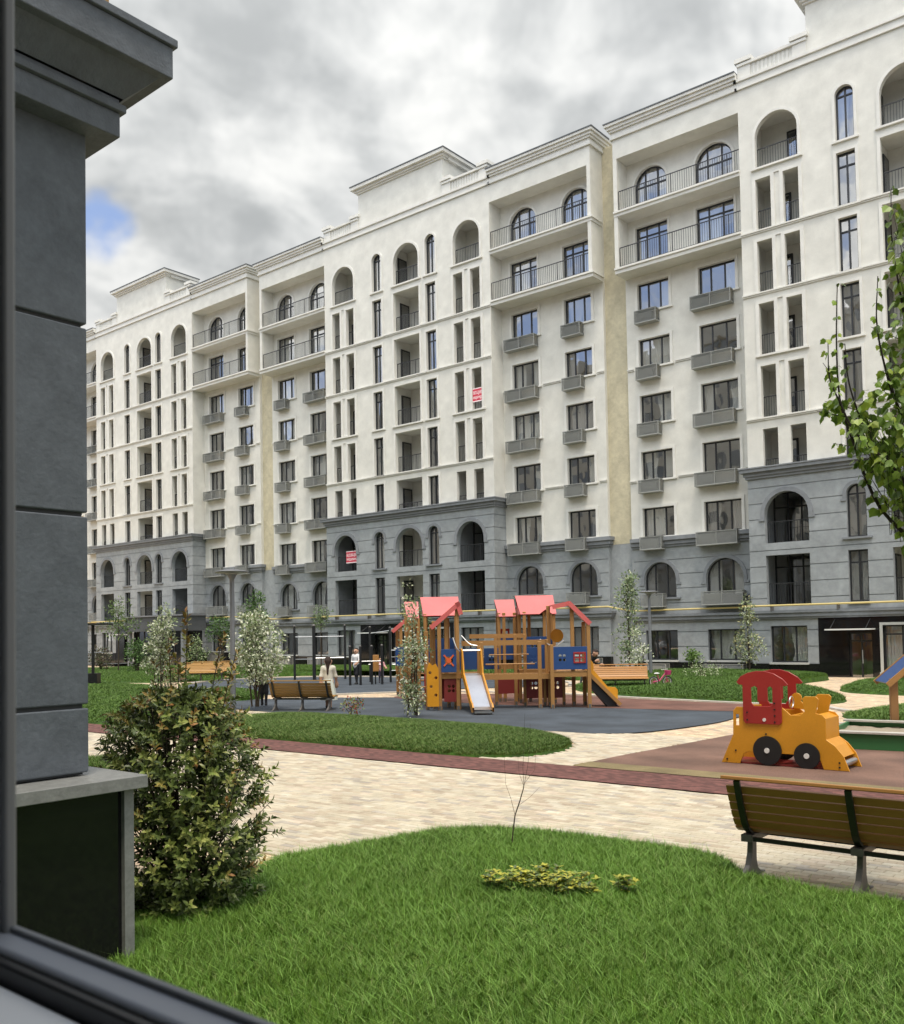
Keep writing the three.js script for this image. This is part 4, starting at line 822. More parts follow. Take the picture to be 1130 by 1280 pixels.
  box(-0.9, 0.6, 0.0, 0.03, -0.6, -0.02).build('floor_board', M.redDark, g);
}

// ---------------------------------------------------------------- play tower complex (local x along its beams, local z towards the lawn)
{
  const g = thing('play_tower_complex', 'wooden play towers with pink roofs, blue panels and slides', 'playground', [-14.97, 0.006, -22.8], TC);
  const post = (x, z, h, y0 = 0, r = 0.055) => { const p = new RoundedBoxGeometry(2 * r, h - y0, 2 * r, 1, 0.015); p.translate(x, (h + y0) / 2, z); mesh('post', p, M.wood, g); if (!y0) box(x - r * 0.7, x + r * 0.7, 0, 0.12, z - r - 0.004, z + r + 0.004).build('post_foot', M.castGrey, g); };
  const beam = (a, b, w = 0.09, h = 0.13) => new MB().beam(a, b, w, h).build('beam', M.wood, g);
  const deck = (x0, x1, z0, z1, y) => { const n = Math.max(2, Math.round((z1 - z0) / 0.14)); for (let i = 0; i < n; i++) box(x0, x1, y - 0.035, y, z0 + (z1 - z0) * i / n + 0.005, z0 + (z1 - z0) * (i + 1) / n - 0.005).build('deck_board', M.wood, g); for (const z of [z0 + 0.03, z1 - 0.03]) box(x0, x1, y - 0.15, y - 0.037, z - 0.03, z + 0.03).build('deck_joist', M.wood, g); };
  const flower = (x, y, r) => [0, 1, 2, 3].map(k => { const a = k * Math.PI / 2 + Math.PI / 4; return circle(x + Math.cos(a) * r, y + Math.sin(a) * r, r * 0.55, 8); });
  const panel = (x0, x1, y0, y1, z, mat, holes = [], name = 'panel') => { const p = mesh(name, plate([[x0, y0], [x1, y0], [x1, y1], [x0, y1]], 0.022, holes, 0.003), mat, g); p.position.z = z; return p; };
  const gable = (x0, x1, zr, ze, yr, ye, notch, mat = M.roofRed) => { // ridge along x at zr, eaves at ze and mirrored
    for (const s of [1, -1]) {
      const d = Math.hypot(ze - zr, yr - ye), pts = notch && s > 0 ? [[x0 + 0.12, 0], [notch - 0.2, 0], [notch, 0.2], [notch + 0.2, 0], [x1, 0], [x1 - 0.04, d], [x0, d]] : [[x0 + 0.12, 0], [x1, 0], [x1 - 0.04, d], [x0, d]];
      const q = plate(pts, 0.03); q.rotateX(-Math.atan2(ze - zr, yr - ye) * 1); q.translate(0, ye, ze); if (s < 0) { q.translate(0, 0, -zr); q.scale(1, 1, -1); q.translate(0, 0, zr); }
      mesh('roof_panel', q, mat, g);
    }
    for (const x of [x0 + 0.1, x1 - 0.1]) { const e = plate([[ze - 0.04, ye + 0.02], [zr, yr - 0.02], [2 * zr - ze + 0.04, ye + 0.02]], 0.03); e.rotateY(-Math.PI / 2); e.translate(x, 0, 0); mesh('gable_board', e, M.redDark, g); }
  };
  const shed = (xa, ya, xb, yb, z0, z1, name = 'roof_panel') => { const d = Math.hypot(xb - xa, yb - ya); const m = new MB().box(0, d, -0.02, 0.02, z0, z1); const o = m.done(); o.rotateZ(Math.atan2(yb - ya, xb - xa)); o.translate(xa, ya, 0); mesh(name, o, M.roofRed, g); const f = new MB().box(0, d, -0.11, -0.022, z1 - 0.03, z1); const q = f.done(); q.rotateZ(Math.atan2(yb - ya, xb - xa)); q.translate(xa, ya, 0); mesh('fascia_board', q, M.roofRed, g); };
  // --- right tower, front deck
  for (const [x, z, h] of [[0, 0, 1.85], [1.07, 0, 2.52], [0.74, -0.95, 1.0], [0.02, -0.95, 3.0], [0.62, -0.1, 3.0], [1.07, -0.95, 2.5]]) post(x, z, h, x === 0.62 ? 1.0 : 0);
  deck(-0.02, 1.09, -0.95, 0.02, 1.06);
  panel(0.03, 1.03, 1.12, 1.78, 0.03, M.blue, [...flower(0.3, 1.46, 0.085), ...[[0.66, 1.34], [0.82, 1.34], [0.66, 1.47], [0.82, 1.47]].map(([x, y]) => [[x, y], [x + 0.12, y], [x + 0.12, y + 0.1], [x, y + 0.1]])]);
  { const w = panel(0.62, 0.98, 1.30, 1.62, 0.055, M.red, [[[0.66, 1.34], [0.78, 1.34], [0.78, 1.44], [0.66, 1.44]], [[0.82, 1.34], [0.94, 1.34], [0.94, 1.44], [0.82, 1.44]], [[0.66, 1.47], [0.78, 1.47], [0.78, 1.57], [0.66, 1.57]], [[0.82, 1.47], [0.94, 1.47], [0.94, 1.57], [0.82, 1.57]]], 'window_panel'); }
  shed(0.55, 3.08, 1.16, 2.46, -1.05, 0.08); shed(0.04, 2.98, 0.55, 3.08, -1.05, 0.02);
  new MB().bar([0.05, 1.75, -0.02], [0.4, 1.95, -0.4], 0.02).bar([-0.25, 2.0, -0.8], [0.1, 1.75, -0.1], 0.02).build('handrail', M.steel, g);
  // --- right tower, roofed part behind
  gable(-0.86, 0.38, -2.55, -1.95, 3.36, 2.76, 0.05); gable(-1.48, -0.8, -3.5, -2.95, 3.28, 2.72);
  for (const [x, z] of [[-0.62, -2.0], [-0.75, -2.35], [0.3, -2.05], [0.3, -3.05], [-0.75, -3.05], [0.02, -2.2], [-1.36, -3.05], [-1.2, -3.0], [-0.86, -3.0], [-1.36, -4.0], [-0.4, -2.9]]) post(x, z, 2.86, 0, 0.05);
  deck(-0.8, 0.35, -3.05, -2.0, 1.06); deck(-1.4, -0.8, -4.0, -3.0, 1.2);
  panel(-0.62, 0.28, 1.3, 2.08, -2.12, M.blue, flower(-0.3, 1.7, 0.1)); panel(-0.7, -0.05, 1.1, 1.75, -1.5, M.blue, flower(-0.4, 1.4, 0.09)); panel(-1.35, -0.85, 1.35, 2.05, -3.05, M.blue); panel(-1.9, -1.45, 1.1, 1.75, -1.8, M.blue, flower(-1.66, 1.45, 0.08)); panel(-2.35, -1.95, 1.1, 1.75, -1.9, M.blue);
  panel(-0.72, -0.12, 0.24, 0.9, -1.02, M.redDark, flower(-0.45, 0.62, 0.09)); panel(-0.1, 0.45, 0.24, 0.9, -1.02, M.redDark, flower(0.2, 0.62, 0.09)); panel(-1.45, -0.8, 0.3, 0.95, -2.4, M.redDark);
  panel(-1.3, -1.0, 1.9, 2.35, -3.4, M.red, [[[-1.24, 1.98], [-1.06, 1.98], [-1.06, 2.27], [-1.24, 2.27]]]);
  { const y = mesh('side_cheek', plate(circle(0.28, 2.1, 0.2, 20), 0.03), M.yellow, g); y.position.z = -1.1; }
  for (const x of [-0.72, -0.12, 0.45]) post(x, -1.02, 1.0, 0, 0.045);
  // --- bridge between the towers
  beam([-2.35, 2.12, -1.5], [-0.6, 2.12, -1.5]); beam([-2.6, 1.92, -0.5], [-0.1, 1.92, -0.5], 0.1, 0.15); beam([-2.0, 0.93, -0.25], [0.0, 0.93, -0.25], 0.1, 0.16); beam([-2.0, 0.93, -0.95], [0.0, 0.93, -0.95], 0.1, 0.16);
  for (const x of [-2.02, -0.33]) post(x, -0.25, 1.95); for (const x of [-1.55, -0.95, -0.66]) post(x, -1.5, 2.16, 0, 0.05); post(-0.1, -0.5, 2.0, 0.95, 0.05);
  for (let i = 0; i < 13; i++) box(-1.95 + i * 0.15, -1.82 + i * 0.15, 0.97, 1.0, -0.95, -0.25).build('deck_board', M.wood, g);
  new MB().bar([-1.9, 1.29, -0.5], [-0.45, 1.29, -0.5], 0.025).build('rope_rail', M.wood, g); new MB().bar([-1.75, 1.55, -1.4], [-0.55, 1.55, -1.4], 0.022).build('rope_rail', M.wood, g);
  // --- left tower
  for (const [x, z, h, y0] of [[-3.25, -0.1, 2.55], [-2.72, -0.15, 3.12], [-2.72, -1.2, 3.0], [-3.5, -1.2, 2.5], [-3.05, -0.3, 2.8, 1.0], [-2.1, -0.2, 1.85]]) post(x, z, h, y0 ?? 0);
  deck(-3.3, -2.02, -1.2, -0.08, 1.06);
  for (const [x, z, h] of [[-3.42, -0.7, 2.6], [-3.0, -1.15, 2.7], [-3.9, -1.5, 2.7], [-3.62, -0.35, 2.3], [-4.2, -2.4, 2.75]]) post(x, z, h, 0, 0.05);
  panel(-3.4, -3.05, 1.12, 1.75, -1.15, M.blue); panel(-2.66, -2.16, 1.12, 1.75, -1.16, M.blue); panel(-3.3, -2.8, 0.26, 0.92, -1.2, M.redDark);
  panel(-3.2, -2.76, 1.1, 1.77, 0.0, M.blue, [circle(-2.98, 1.44, 0.12, 12)]);
  for (const s of [1, -1]) new MB().beam([-3.12, 1.44 - s * 0.16, 0.03], [-2.84, 1.44 + s * 0.16, 0.03], 0.02, 0.045).build('cross_bar', M.orange, g);
  { const c = mesh('cross_centre', plate(circle(-2.98, 1.44, 0.075, 12), 0.02), M.orange, g); c.position.z = 0.03; }
  panel(-3.13, -2.68, 0.24, 0.92, -0.14, M.redDark, flower(-2.92, 0.62, 0.09)); for (const x of [-2.8, -2.68]) post(x, -0.35, 1.0, 0, 0.045);
  { const y = mesh('climbing_panel', plate([[-3.62, 0.12], [-3.28, 0.12], [-3.28, 1.2], [-3.36, 1.36], [-3.46, 1.3], [-3.55, 1.4], [-3.62, 1.2]], 0.03, [circle(-3.36, 0.95, 0.045, 10), circle(-3.5, 0.7, 0.045, 10), circle(-3.37, 0.45, 0.045, 10), circle(-3.53, 1.1, 0.045, 10)], 0.003), M.yellow, g); y.position.z = 0.02; }
  shed(-3.52, 2.42, -2.66, 3.14, -1.3, -0.02); shed(-2.66, 3.14, -2.56, 2.78, -1.3, -0.02);
  gable(-3.86, -2.62, -2.35, -1.75, 3.36, 2.76); gable(-4.42, -3.92, -3.4, -2.9, 3.26, 2.72);
  for (const [x, z] of [[-3.7, -1.8], [-3.7, -2.9], [-2.75, -1.8], [-2.75, -2.9], [-4.35, -2.95], [-4.0, -2.95], [-4.35, -3.9], [-4.05, -2.1]]) post(x, z, 2.84, 0, 0.05);
  deck(-3.75, -2.7, -2.9, -1.75, 1.06); deck(-4.4, -3.9, -3.9, -2.9, 1.06);
  panel(-3.65, -3.35, 1.75, 2.05, -1.7, M.blue); panel(-3.25, -2.8, 1.7, 2.08, -1.7, M.blue); panel(-3.65, -3.0, 1.12, 1.7, -1.72, M.blue, flower(-3.3, 1.4, 0.09)); panel(-4.3, -3.95, 0.24, 0.95, -2.88, M.redDark); panel(-3.75, -3.3, 0.3, 1.0, -1.6, M.red);
  for (let i = 0; i < 5; i++) new MB().bar([-4.05, 0.2 + i * 0.2, -1.2 - i * 0.16], [-3.65, 0.2 + i * 0.2, -1.2 - i * 0.16], 0.03).build('rung', M.wood, g);
  // small far platform at the left, and its bridge
  for (const [x, z, h] of [[-4.9, -7.4, 2.45], [-4.72, -6.6, 2.62], [-4.2, -7.4, 2.7], [-4.1, -6.6, 2.7], [-4.42, -5.2, 2.9], [-4.3, -4.3, 2.9]]) post(x, z, h);
  deck(-4.9, -4.1, -7.4, -6.6, 1.06); deck(-4.5, -4.1, -6.5, -3.95, 1.06); shed(-5.05, 2.36, -4.45, 2.86, -7.5, -6.5);
  panel(-4.92, -4.62, 1.1, 1.78, -6.55, M.blue, [circle(-4.77, 1.44, 0.09, 10)]);
  // steel slide towards the lawn
  const sl = part('slide', g), A = [-2.34, 1.06, -0.05], B = [-2.1, 0.2, 1.38], C = [-2.06, 0.14, 1.72];
  { const m = new MB(), w = 0.24, row = ([x, y, z]) => [[x - w, y, z], [x + w, y, z]]; const P = [A, [-2.3, 1.0, 0.12], B, C].map(row); for (let i = 0; i + 1 < P.length; i++) m.quad(P[i][0], P[i][1], P[i + 1][1], P[i + 1][0]); m.build('slide_bed', M.steel, sl);
    for (const s of [-1, 1]) { const side = new MB(), x = q => q[0] + s * 0.27; const pts = [[A, -0.12, 0.72], [[-2.31, 1.04, 0.06], -0.1, 0.68], [[-2.28, 0.92, 0.25], -0.1, 0.16], [B, -0.1, 0.13], [[-2.08, 0.16, 1.6], -0.1, 0.15], [C, -0.08, 0.06]]; for (let i = 0; i + 1 < pts.length; i++) { const [p, l, h] = pts[i], [q, l2, h2] = pts[i + 1]; for (const t of [-0.02, 0.02]) side.quad([x(p) + t, p[1] + l, p[2]], [x(q) + t, q[1] + l2, q[2]], [x(q) + t, q[1] + h2, q[2]], [x(p) + t, p[1] + h, p[2]]); side.quad([x(p) - 0.02, p[1] + h, p[2]], [x(p) + 0.02, p[1] + h, p[2]], [x(q) + 0.02, q[1] + h2, q[2]], [x(q) - 0.02, q[1] + h2, q[2]]); } side.build('slide_side', M.yellow, sl); }
    new MB().bar([-2.6, 1.72, 0.0], [-2.06, 1.72, 0.0], 0.022).build('grab_bar', M.steel, sl); new MB().box(-2.3, -1.82, 0.05, 0.1, 1.68, 1.74).build('slide_end', M.steel, sl); for (const s of [-0.22, 0.22]) new MB().bar([-2.06 + s, 0.0, 1.6], [-2.06 + s, 0.14, 1.6], 0.025).build('slide_foot', M.castGrey, sl); }
  new MB().tube([[-2.85, 2.1, 0.0], [-2.75, 1.8, 0.1], [-2.66, 1.7, 0.05]], 0.018).tube([[-2.6, 2.15, -0.2], [-2.35, 1.9, -0.1], [-2.15, 1.85, -0.05]], 0.018).build('handrail', M.steel, g);
  // second slide to the right
  const s2 = part('slide', g);
  { const m = new MB(); m.quad([1.1, 1.04, -0.75], [1.1, 1.04, -0.22], [1.88, 0.12, -0.22], [1.88, 0.12, -0.75]).quad([1.88, 0.12, -0.75], [1.88, 0.12, -0.22], [2.0, 0.07, -0.22], [2.0, 0.07, -0.75]); m.build('slide_bed', M.steel, s2);
    for (const z of [-0.2, -0.77]) { const p = mesh('slide_side', plate(z > -0.5 ? [[1.06, 0.92], [1.06, 1.38], [1.14, 1.4], [1.22, 1.3], [1.24, 1.12], [1.12, 0.92]] : [[1.06, 0.9], [1.06, 1.36], [1.12, 1.4], [1.2, 1.36], [1.3, 1.08], [1.72, 0.56], [1.95, 0.54], [2.02, 0.46], [2.02, 0.2], [1.95, 0.16], [1.86, 0.16]], 0.03, [], 0.003), M.yellow, s2); p.position.z = z - 0.015; new MB().beam([1.08, 1.0, z], [2.0, 0.06, z], 0.05, 0.1).build('slide_rail', M.wood, s2); }
    new MB().geo(plate([[1.1, 0.92], [1.1, 0.62], [1.62, 0.02], [1.94, 0.02]], 0.48)).build('painted_underside_shade', M.black, s2).position.z = -0.73;  // black block added to paint in the shaded underside of the slide
    }
}

// ---------------------------------------------------------------- outdoor gym
function gym(label, pos, turn, posts, bars) {
  const g = thing('pull_up_station', label, 'exercise station', pos, turn, 'exercise frames on the rubber area');
  for (const [x, z, h, r = 0.055] of posts) { new MB().bar([x, 0, z], [x, h, z], r, 10).build('post', M.black, g); const c = new THREE.SphereGeometry(r * 1.05, 10, 6, 0, 6.283, 0, 1.57); c.translate(x, h, z); mesh('cap', c, M.castGrey, g); }
  for (const [a, b] of bars) new MB().bar(a, b, 0.022, 8).build('bar', M.steel, g);
}
gym('tall black pull up frame beside the walking woman', [-36.9, 0.01, -32.2], TC, [[0, 0, 2.75, 0.06], [1.05, 0.3, 2.75, 0.09], [2.6, 0, 2.75, 0.06]], [[[0, 2.2, 0], [2.6, 2.2, 0]], [[0, 1.05, 0], [1.05, 1.05, 0.3]], [[1.05, 1.1, 0.3], [2.6, 1.1, 0]]]);
gym('row of four short black posts with parallel bars', [-30.1, 0.01, -29.5], TC, [[0, 0, 1.72], [0.46, -0.05, 1.72], [0.93, -0.5, 1.72], [1.4, -0.4, 1.75]], [[[-0.05, 1.05, 0], [1.4, 1.05, -0.4]], [[0, 1.05, 0], [0.93, 1.05, -0.5]]]);
gym('tall black frame with horizontal ladder beside the play towers', [-30.6, 0.01, -31.8], TC, [[0.6, 0, 2.55], [1.05, 0, 2.55], [2.25, 0.5, 2.55], [-0.4, -0.6, 2.6], [2.25, -0.8, 2.55]], [[[-0.4, 2.3, -0.6], [0.6, 2.42, 0]], [[0.6, 2.4, 0], [2.25, 2.4, 0.5]], [[0.6, 1.18, 0], [2.25, 1.18, 0.5]], [[0.6, 0.55, 0], [1.05, 0.55, 0]], [[2.25, 2.4, 0.5], [2.25, 2.4, -0.8]], [[0.6, 1.5, 0], [1.05, 1.5, 0]]]);
for (const [x, z, h, label] of [[-29.6, -30.6, 0.95, 'yellow chest board of the gym behind the four short posts'], [-28.4, -30.9, 0.95, 'slim yellow sit up board standing by the ladder frame']]) { const g = thing('exercise_station', label, 'exercise board', [x, 0.01, z], TC); const b = new RoundedBoxGeometry(0.34, 0.75, 0.06, 2, 0.02); b.translate(0, h, 0); mesh('board', b, M.slat, g); new MB().bar([0, 0, -0.06], [0, 1.2, -0.06], 0.035).build('stand', M.black, g); new MB().bar([-0.3, 0.9, -0.03], [0.3, 0.9, -0.03], 0.018).build('grip', M.steel, g); }

// ---------------------------------------------------------------- lamps
function lampPost(label, pos, h) {
  const g = thing('street_lamp', label, 'street lamp', pos, 0.4);
  new MB().bar([0, 0, 0], [0, h - 0.25, 0], 0.075, 16, 0.06).build('pole', M.lampGrey, g, true);
  const base = new THREE.CylinderGeometry(0.13, 0.14, 0.05, 20); base.translate(0, 0.025, 0); mesh('base_plate', base, M.lampGrey, g);
  const neck = new THREE.LatheGeometry([[0.06, h - 0.28], [0.065, h - 0.2], [0.13, h - 0.08], [0.15, h - 0.05]].map(p => new THREE.Vector2(...p)), 20); mesh('neck', neck, M.lampGrey, g);
  const head = new THREE.LatheGeometry([[0, h - 0.055], [0.2, h - 0.055], [0.42, h - 0.03], [0.45, h - 0.01], [0.43, h + 0.01], [0.2, h + 0.045], [0, h + 0.055]].map(p => new THREE.Vector2(...p)), 32); mesh('lamp_head', head, M.lampGrey, g);
  const lens = new THREE.CylinderGeometry(0.17, 0.17, 0.012, 24); lens.translate(0, h - 0.065, 0); mesh('lens', lens, M.paintWhite, g);
}
lampPost('tall grey lamp post with flat disc head on the near mound', [-20.22, 0.12, -15.5], 3.85);
lampPost('distant grey lamp post with flat head behind the yellow bench', [-19.75, 0.1, -38.1], 3.85);
{
  const g = thing('information_post', 'black post with flat roof and box near the grey pier', 'post', [-39.2, 0.25, -22.35], TC);
  new MB().bar([0, 0, 0], [0, 2.65, 0], 0.07, 10).build('pole', M.black, g); box(-0.75, 0.75, 2.65, 2.74, -0.45, 0.45).build('top_plate', M.iron, g); box(-0.21, 0.27, 0.0, 0.5, -0.2, 0.25).build('box', M.black, g); new MB().bar([-0.6, 1.4, 0], [0.5, 1.42, 0], 0.025).build('cross_arm', M.lampGrey, g);
  for (const x of [-0.25, 0.2]) box(x - 0.05, x + 0.05, 2.3, 2.6, -0.05, 0.05).build('lamp', M.paintWhite, g);
}

// ---------------------------------------------------------------- sandbox and playhouse
{
  const g = thing('sandbox', 'green sided sandbox with pale board rim', 'sandbox', [-3.9, 0.01, -18.9], 0.12);
  const x0 = -1.9, x1 = 2.2, z0 = -1.3, z1 = 1.1;
  for (const [a, b, c, d] of [[x0, x1, z1 - 0.05, z1], [x0, x1, z0, z0 + 0.05], [x0, x0 + 0.05, z0 + 0.052, z1 - 0.052], [x1 - 0.05, x1, z0 + 0.052, z1 - 0.052]]) box(a, b, 0, 0.28, c, d).build('side_board', M.green, g);
  for (const [a, b, c, d] of [[x0 - 0.06, x1 + 0.06, z1 - 0.16, z1 + 0.05], [x0 - 0.06, x1 + 0.06, z0 - 0.05, z0 + 0.16]]) box(a, b, 0.282, 0.315, c, d).build('rim_board', M.kerb, g);
  for (const [x, z] of [[x0 + 0.1, z1 + 0.06], [x1 - 0.3, z1 + 0.06], [x0 + 2.4, z1 + 0.06]]) box(x, x + 0.1, 0, 0.281, z - 0.055, z + 0.0).build('stake', M.woodPole, g);
  const s = new THREE.PlaneGeometry(x1 - x0 - 0.1, z1 - z0 - 0.1, 40, 24); s.rotateX(-Math.PI / 2); const P = s.attributes.position; for (let i = 0; i < P.count; i++) P.setY(i, 0.17 + 0.16 * Math.abs(fbm(P.getX(i) * 1.6, 2, P.getZ(i) * 1.6, 3)) + 0.05 * fbm(P.getX(i) * 6, 4, P.getZ(i) * 6, 2)); s.translate((x0 + x1) / 2, 0, (z0 + z1) / 2); s.computeVertexNormals(); mesh('sand', s, M.sand, g);
  const h = thing('playhouse', 'wooden playhouse with slanting blue roof over the sand', 'playhouse', [-5.12, 0.02, -20.75], TC - 0.2);
  const post = (x, z, t) => { const p = new RoundedBoxGeometry(0.15, t, 0.13, 1, 0.015); p.translate(x, t / 2, z); mesh('post', p, M.woodPole, h); };
  post(-0.2, 0.3, 1.12); post(0.3, -0.42, 1.3); post(1.5, 0.3, 1.12); post(1.5, -0.5, 1.3);
  const slab = new MB().box(0, 1.35, 0, 0.03, -0.6, 0.42).done(); slab.rotateZ(0.72); slab.translate(-0.32, 1.02, 0); mesh('roof_panel', slab, M.blue, h);
  const sl2 = new MB().box(0, 1.35, 0, 0.03, -0.75, 0.5).done(); sl2.rotateZ(Math.PI - 0.72); sl2.translate(1.66, 1.03, 0); mesh('roof_panel', sl2, M.blue, h);
  for (const z of [-0.63, 0.42]) { const f = new MB().box(-0.03, 1.37, -0.06, 0.05, z, z + 0.04).done(); f.rotateZ(0.72); f.translate(-0.32, 1.02, 0); mesh('barge_board', f, M.wood, h); }
  box(0.1, 1.45, 1.1, 1.24, -0.55, -0.46).build('beam', M.slat, h); box(0.21, 1.42, 0.25, 0.85, -0.52, -0.49).build('back_panel', M.red, h);
  const r = thing('small_slide', 'small steel slide behind the playhouse roof', 'slide', [-4.95, 0.02, -22.9], TC);
  new MB().quad([-0.1, 1.95, 0], [0.05, 1.95, 0.3], [0.55, 1.2, 0.3], [0.4, 1.2, 0]).quad([0.4, 1.2, 0], [0.55, 1.2, 0.3], [1.1, 0.1, 0.3], [0.95, 0.1, 0]).build('slide_bed', M.steel, r);
  new MB().bar([-0.25, 0, 0.1], [-0.25, 1.95, 0.1], 0.04).bar([-0.25, 0, 0.5], [-0.25, 1.95, 0.5], 0.04).build('post', M.woodPole, r);
}

// ---------------------------------------------------------------- plants
const UP = V3(0, 1, 0);
function leafAt(m, p, dir, up, len, wid, fold = 0.25, droop = 0.15) {
  const d = dir.clone().normalize(), s = V3().crossVectors(d, up); if (s.lengthSq() < 1e-4) s.set(1, 0, 0); s.normalize();
  const n = V3().crossVectors(s, d).normalize();
  const q = (t, w, l) => p.clone().addScaledVector(d, t * len).addScaledVector(s, w * wid).addScaledVector(n, l * wid - droop * len * t * t).toArray();
  const b = q(0, 0, 0), t = q(1, 0, 0), c = q(0.5, 0, 0), l = q(0.42, -0.5, fold), r = q(0.42, 0.5, fold);
  const l2 = q(0.75, -0.34, fold * 0.8), r2 = q(0.75, 0.34, fold * 0.8), c2 = q(0.75, 0, 0);
  m.tri(b, c, l).tri(b, r, c).tri(l, c, c2).tri(l, c2, l2).tri(c, r, r2).tri(c, r2, c2).tri(l2, c2, t).tri(c2, r2, t);
}
function leafSmall(m, p, dir, up, len, wid) {
  const d = dir, s = V3().crossVectors(d, up); if (s.lengthSq() < 1e-4) s.set(1, 0, 0); s.normalize().multiplyScalar(wid / 2);
  const a = p.toArray(), t = p.clone().addScaledVector(d, len).toArray(), c = p.clone().addScaledVector(d, len * 0.5), l = c.clone().add(s), r = c.clone().sub(s); l.y += wid * 0.15; r.y += wid * 0.15;
  m.tri(a, r.toArray(), t).tri(a, t, l.toArray());
}
const rdir = k => { const z = 2 * k() - 1, a = k() * 6.283, r = Math.sqrt(1 - z * z); return V3(r * Math.cos(a), z, r * Math.sin(a)); };
const pick = (k, list) => list[Math.floor(k() * list.length)];
// tree or shrub made of a trunk, limbs and clumps of leaves; lobes: [x, y, z, rx, ry, rz, clumps]
function plantTree(name, label, category, pos, { trunkH, trunkR, lobes, leaf = [0.09, 0.05], perClump = 14, spread = 0.18, colors, seed, stems = 1, bark = M.bark, group }) {
  const k = rng(seed), g = thing(name, label, category, pos, 0, group), tm = new MB(), lm = new MB();
  const roots = Array.from({ length: stems }, (_, i) => [stems > 1 ? (k() - 0.5) * 0.25 : 0, 0, stems > 1 ? (k() - 0.5) * 0.25 : 0]);
  roots.forEach((r, i) => { const tx = r[0] + (k() - 0.5) * (stems > 1 ? 0.5 : 0.12), tz = r[2] + (k() - 0.5) * (stems > 1 ? 0.5 : 0.12); const mid = [(r[0] + tx) / 2 + (k() - 0.5) * 0.08, trunkH * 0.5, (r[2] + tz) / 2]; tm.bar(r, mid, trunkR, 7, trunkR * 0.75).bar(mid, [tx, trunkH, tz], trunkR * 0.75, 7, trunkR * 0.4); roots[i].push(tx, tz); });
  for (const [x, y, z, rx, ry, rz, n] of lobes) for (let i = 0; i < n; i++) {
    const d = rdir(k), f = Math.cbrt(0.08 + 0.92 * k()) * (1 + 0.75 * fbm(d.x * 1.6 + seed, d.y * 1.6, d.z * 1.6, 2)), c = V3(x + d.x * rx * f, y + d.y * ry * f, z + d.z * rz * f), rt = pick(k, roots);
    const yb = Math.min(trunkH * 0.98, Math.max(0.15, c.y - 0.25 - 0.5 * Math.hypot(c.x, c.z))), t = yb / trunkH;
    if (k() < 0.7) tm.bar([rt[0] + (rt[3] - rt[0]) * t, yb, rt[2] + (rt[4] - rt[2]) * t], c.toArray(), trunkR * 0.22, 4, trunkR * 0.08);
    for (let j = 0; j < perClump; j++) {
      const o = rdir(k), p = c.clone().addScaledVector(o, spread * Math.cbrt(k())), dir = o.clone().add(V3((k() - 0.5), (k() - 0.35) * 0.8, (k() - 0.5))).normalize();
      const col = pick(k, colors), b = 0.75 + 0.5 * k(); lm.col = col.map(v => v * b);
      leafSmall(lm, p, dir, rdir(k), leaf[0] * (0.7 + 0.6 * k()), leaf[1] * (0.7 + 0.6 * k()));
    }
  }
  tm.build('trunk', bark, g); lm.build('crown', M.leaf, g);
  return g;
}
const GREEN = [[0.075, 0.145, 0.035], [0.10, 0.19, 0.045], [0.055, 0.115, 0.03]], PALE = [[0.60, 0.64, 0.48], [0.70, 0.71, 0.58], [0.24, 0.31, 0.14], [0.46, 0.51, 0.33], [0.20, 0.27, 0.12]], LIGHT = [[0.13, 0.20, 0.06], [0.17, 0.24, 0.075], [0.09, 0.15, 0.045]], SILVER = [[0.30, 0.35, 0.19], [0.42, 0.46, 0.29], [0.19, 0.26, 0.11]], DULL = [[0.14, 0.21, 0.09], [0.19, 0.26, 0.12], [0.10, 0.16, 0.07]];
// variegated dogwoods
plantTree('variegated_shrub', 'tall white leaved shrub beside the bench seen from behind', 'shrub', [-22.9, 0.1, -18.4], { trunkH: 1.5, trunkR: 0.03, stems: 6, seed: 41, colors: PALE, leaf: [0.105, 0.055], perClump: 17, spread: 0.17, lobes: [[0, 1.7, 0, 0.72, 0.9, 0.7, 120], [0.1, 2.45, 0, 0.48, 0.5, 0.45, 55], [0.5, 1.35, 0, 0.55, 0.45, 0.5, 40]] });
plantTree('variegated_shrub', 'white leaved shrub leaning in front of the entrance pavilion', 'shrub', [-28.1, 0.2, -18.5], { trunkH: 1.6, trunkR: 0.028, stems: 4, seed: 42, colors: PALE, leaf: [0.11, 0.058], perClump: 17, spread: 0.17, lobes: [[-0.2, 1.35, 0, 0.5, 0.55, 0.45, 50], [0.05, 2.05, 0, 0.38, 0.6, 0.4, 46], [0.35, 2.75, 0, 0.28, 0.4, 0.25, 14], [0, 0.5, 0, 0.3, 0.3, 0.3, 7]] });
plantTree('variegated_shrub', 'slender white leaved shrub in front of the climbing panel', 'shrub', [-16.75, 0.05, -18.7], { trunkH: 2.6, trunkR: 0.028, stems: 3, seed: 43, colors: [...PALE, ...SILVER], leaf: [0.085, 0.045], perClump: 14, spread: 0.14, lobes: [[0.05, 1.75, 0, 0.42, 0.5, 0.4, 48], [0, 0.5, 0, 0.28, 0.42, 0.28, 40], [-0.05, 2.75, 0, 0.14, 0.6, 0.14, 16], [-0.1, 1.1, 0, 0.25, 0.4, 0.25, 18]] });
plantTree('variegated_shrub', 'pale shrub beside the distant lamp post', 'shrub', [-19.9, 0.25, -37.4], { trunkH: 1.2, trunkR: 0.02, stems: 3, seed: 44, colors: PALE, leaf: [0.11, 0.06], perClump: 17, spread: 0.18, lobes: [[0, 0.9, 0, 0.4, 0.6, 0.4, 22], [-0.25, 1.75, 0, 0.2, 0.35, 0.2, 8]] });
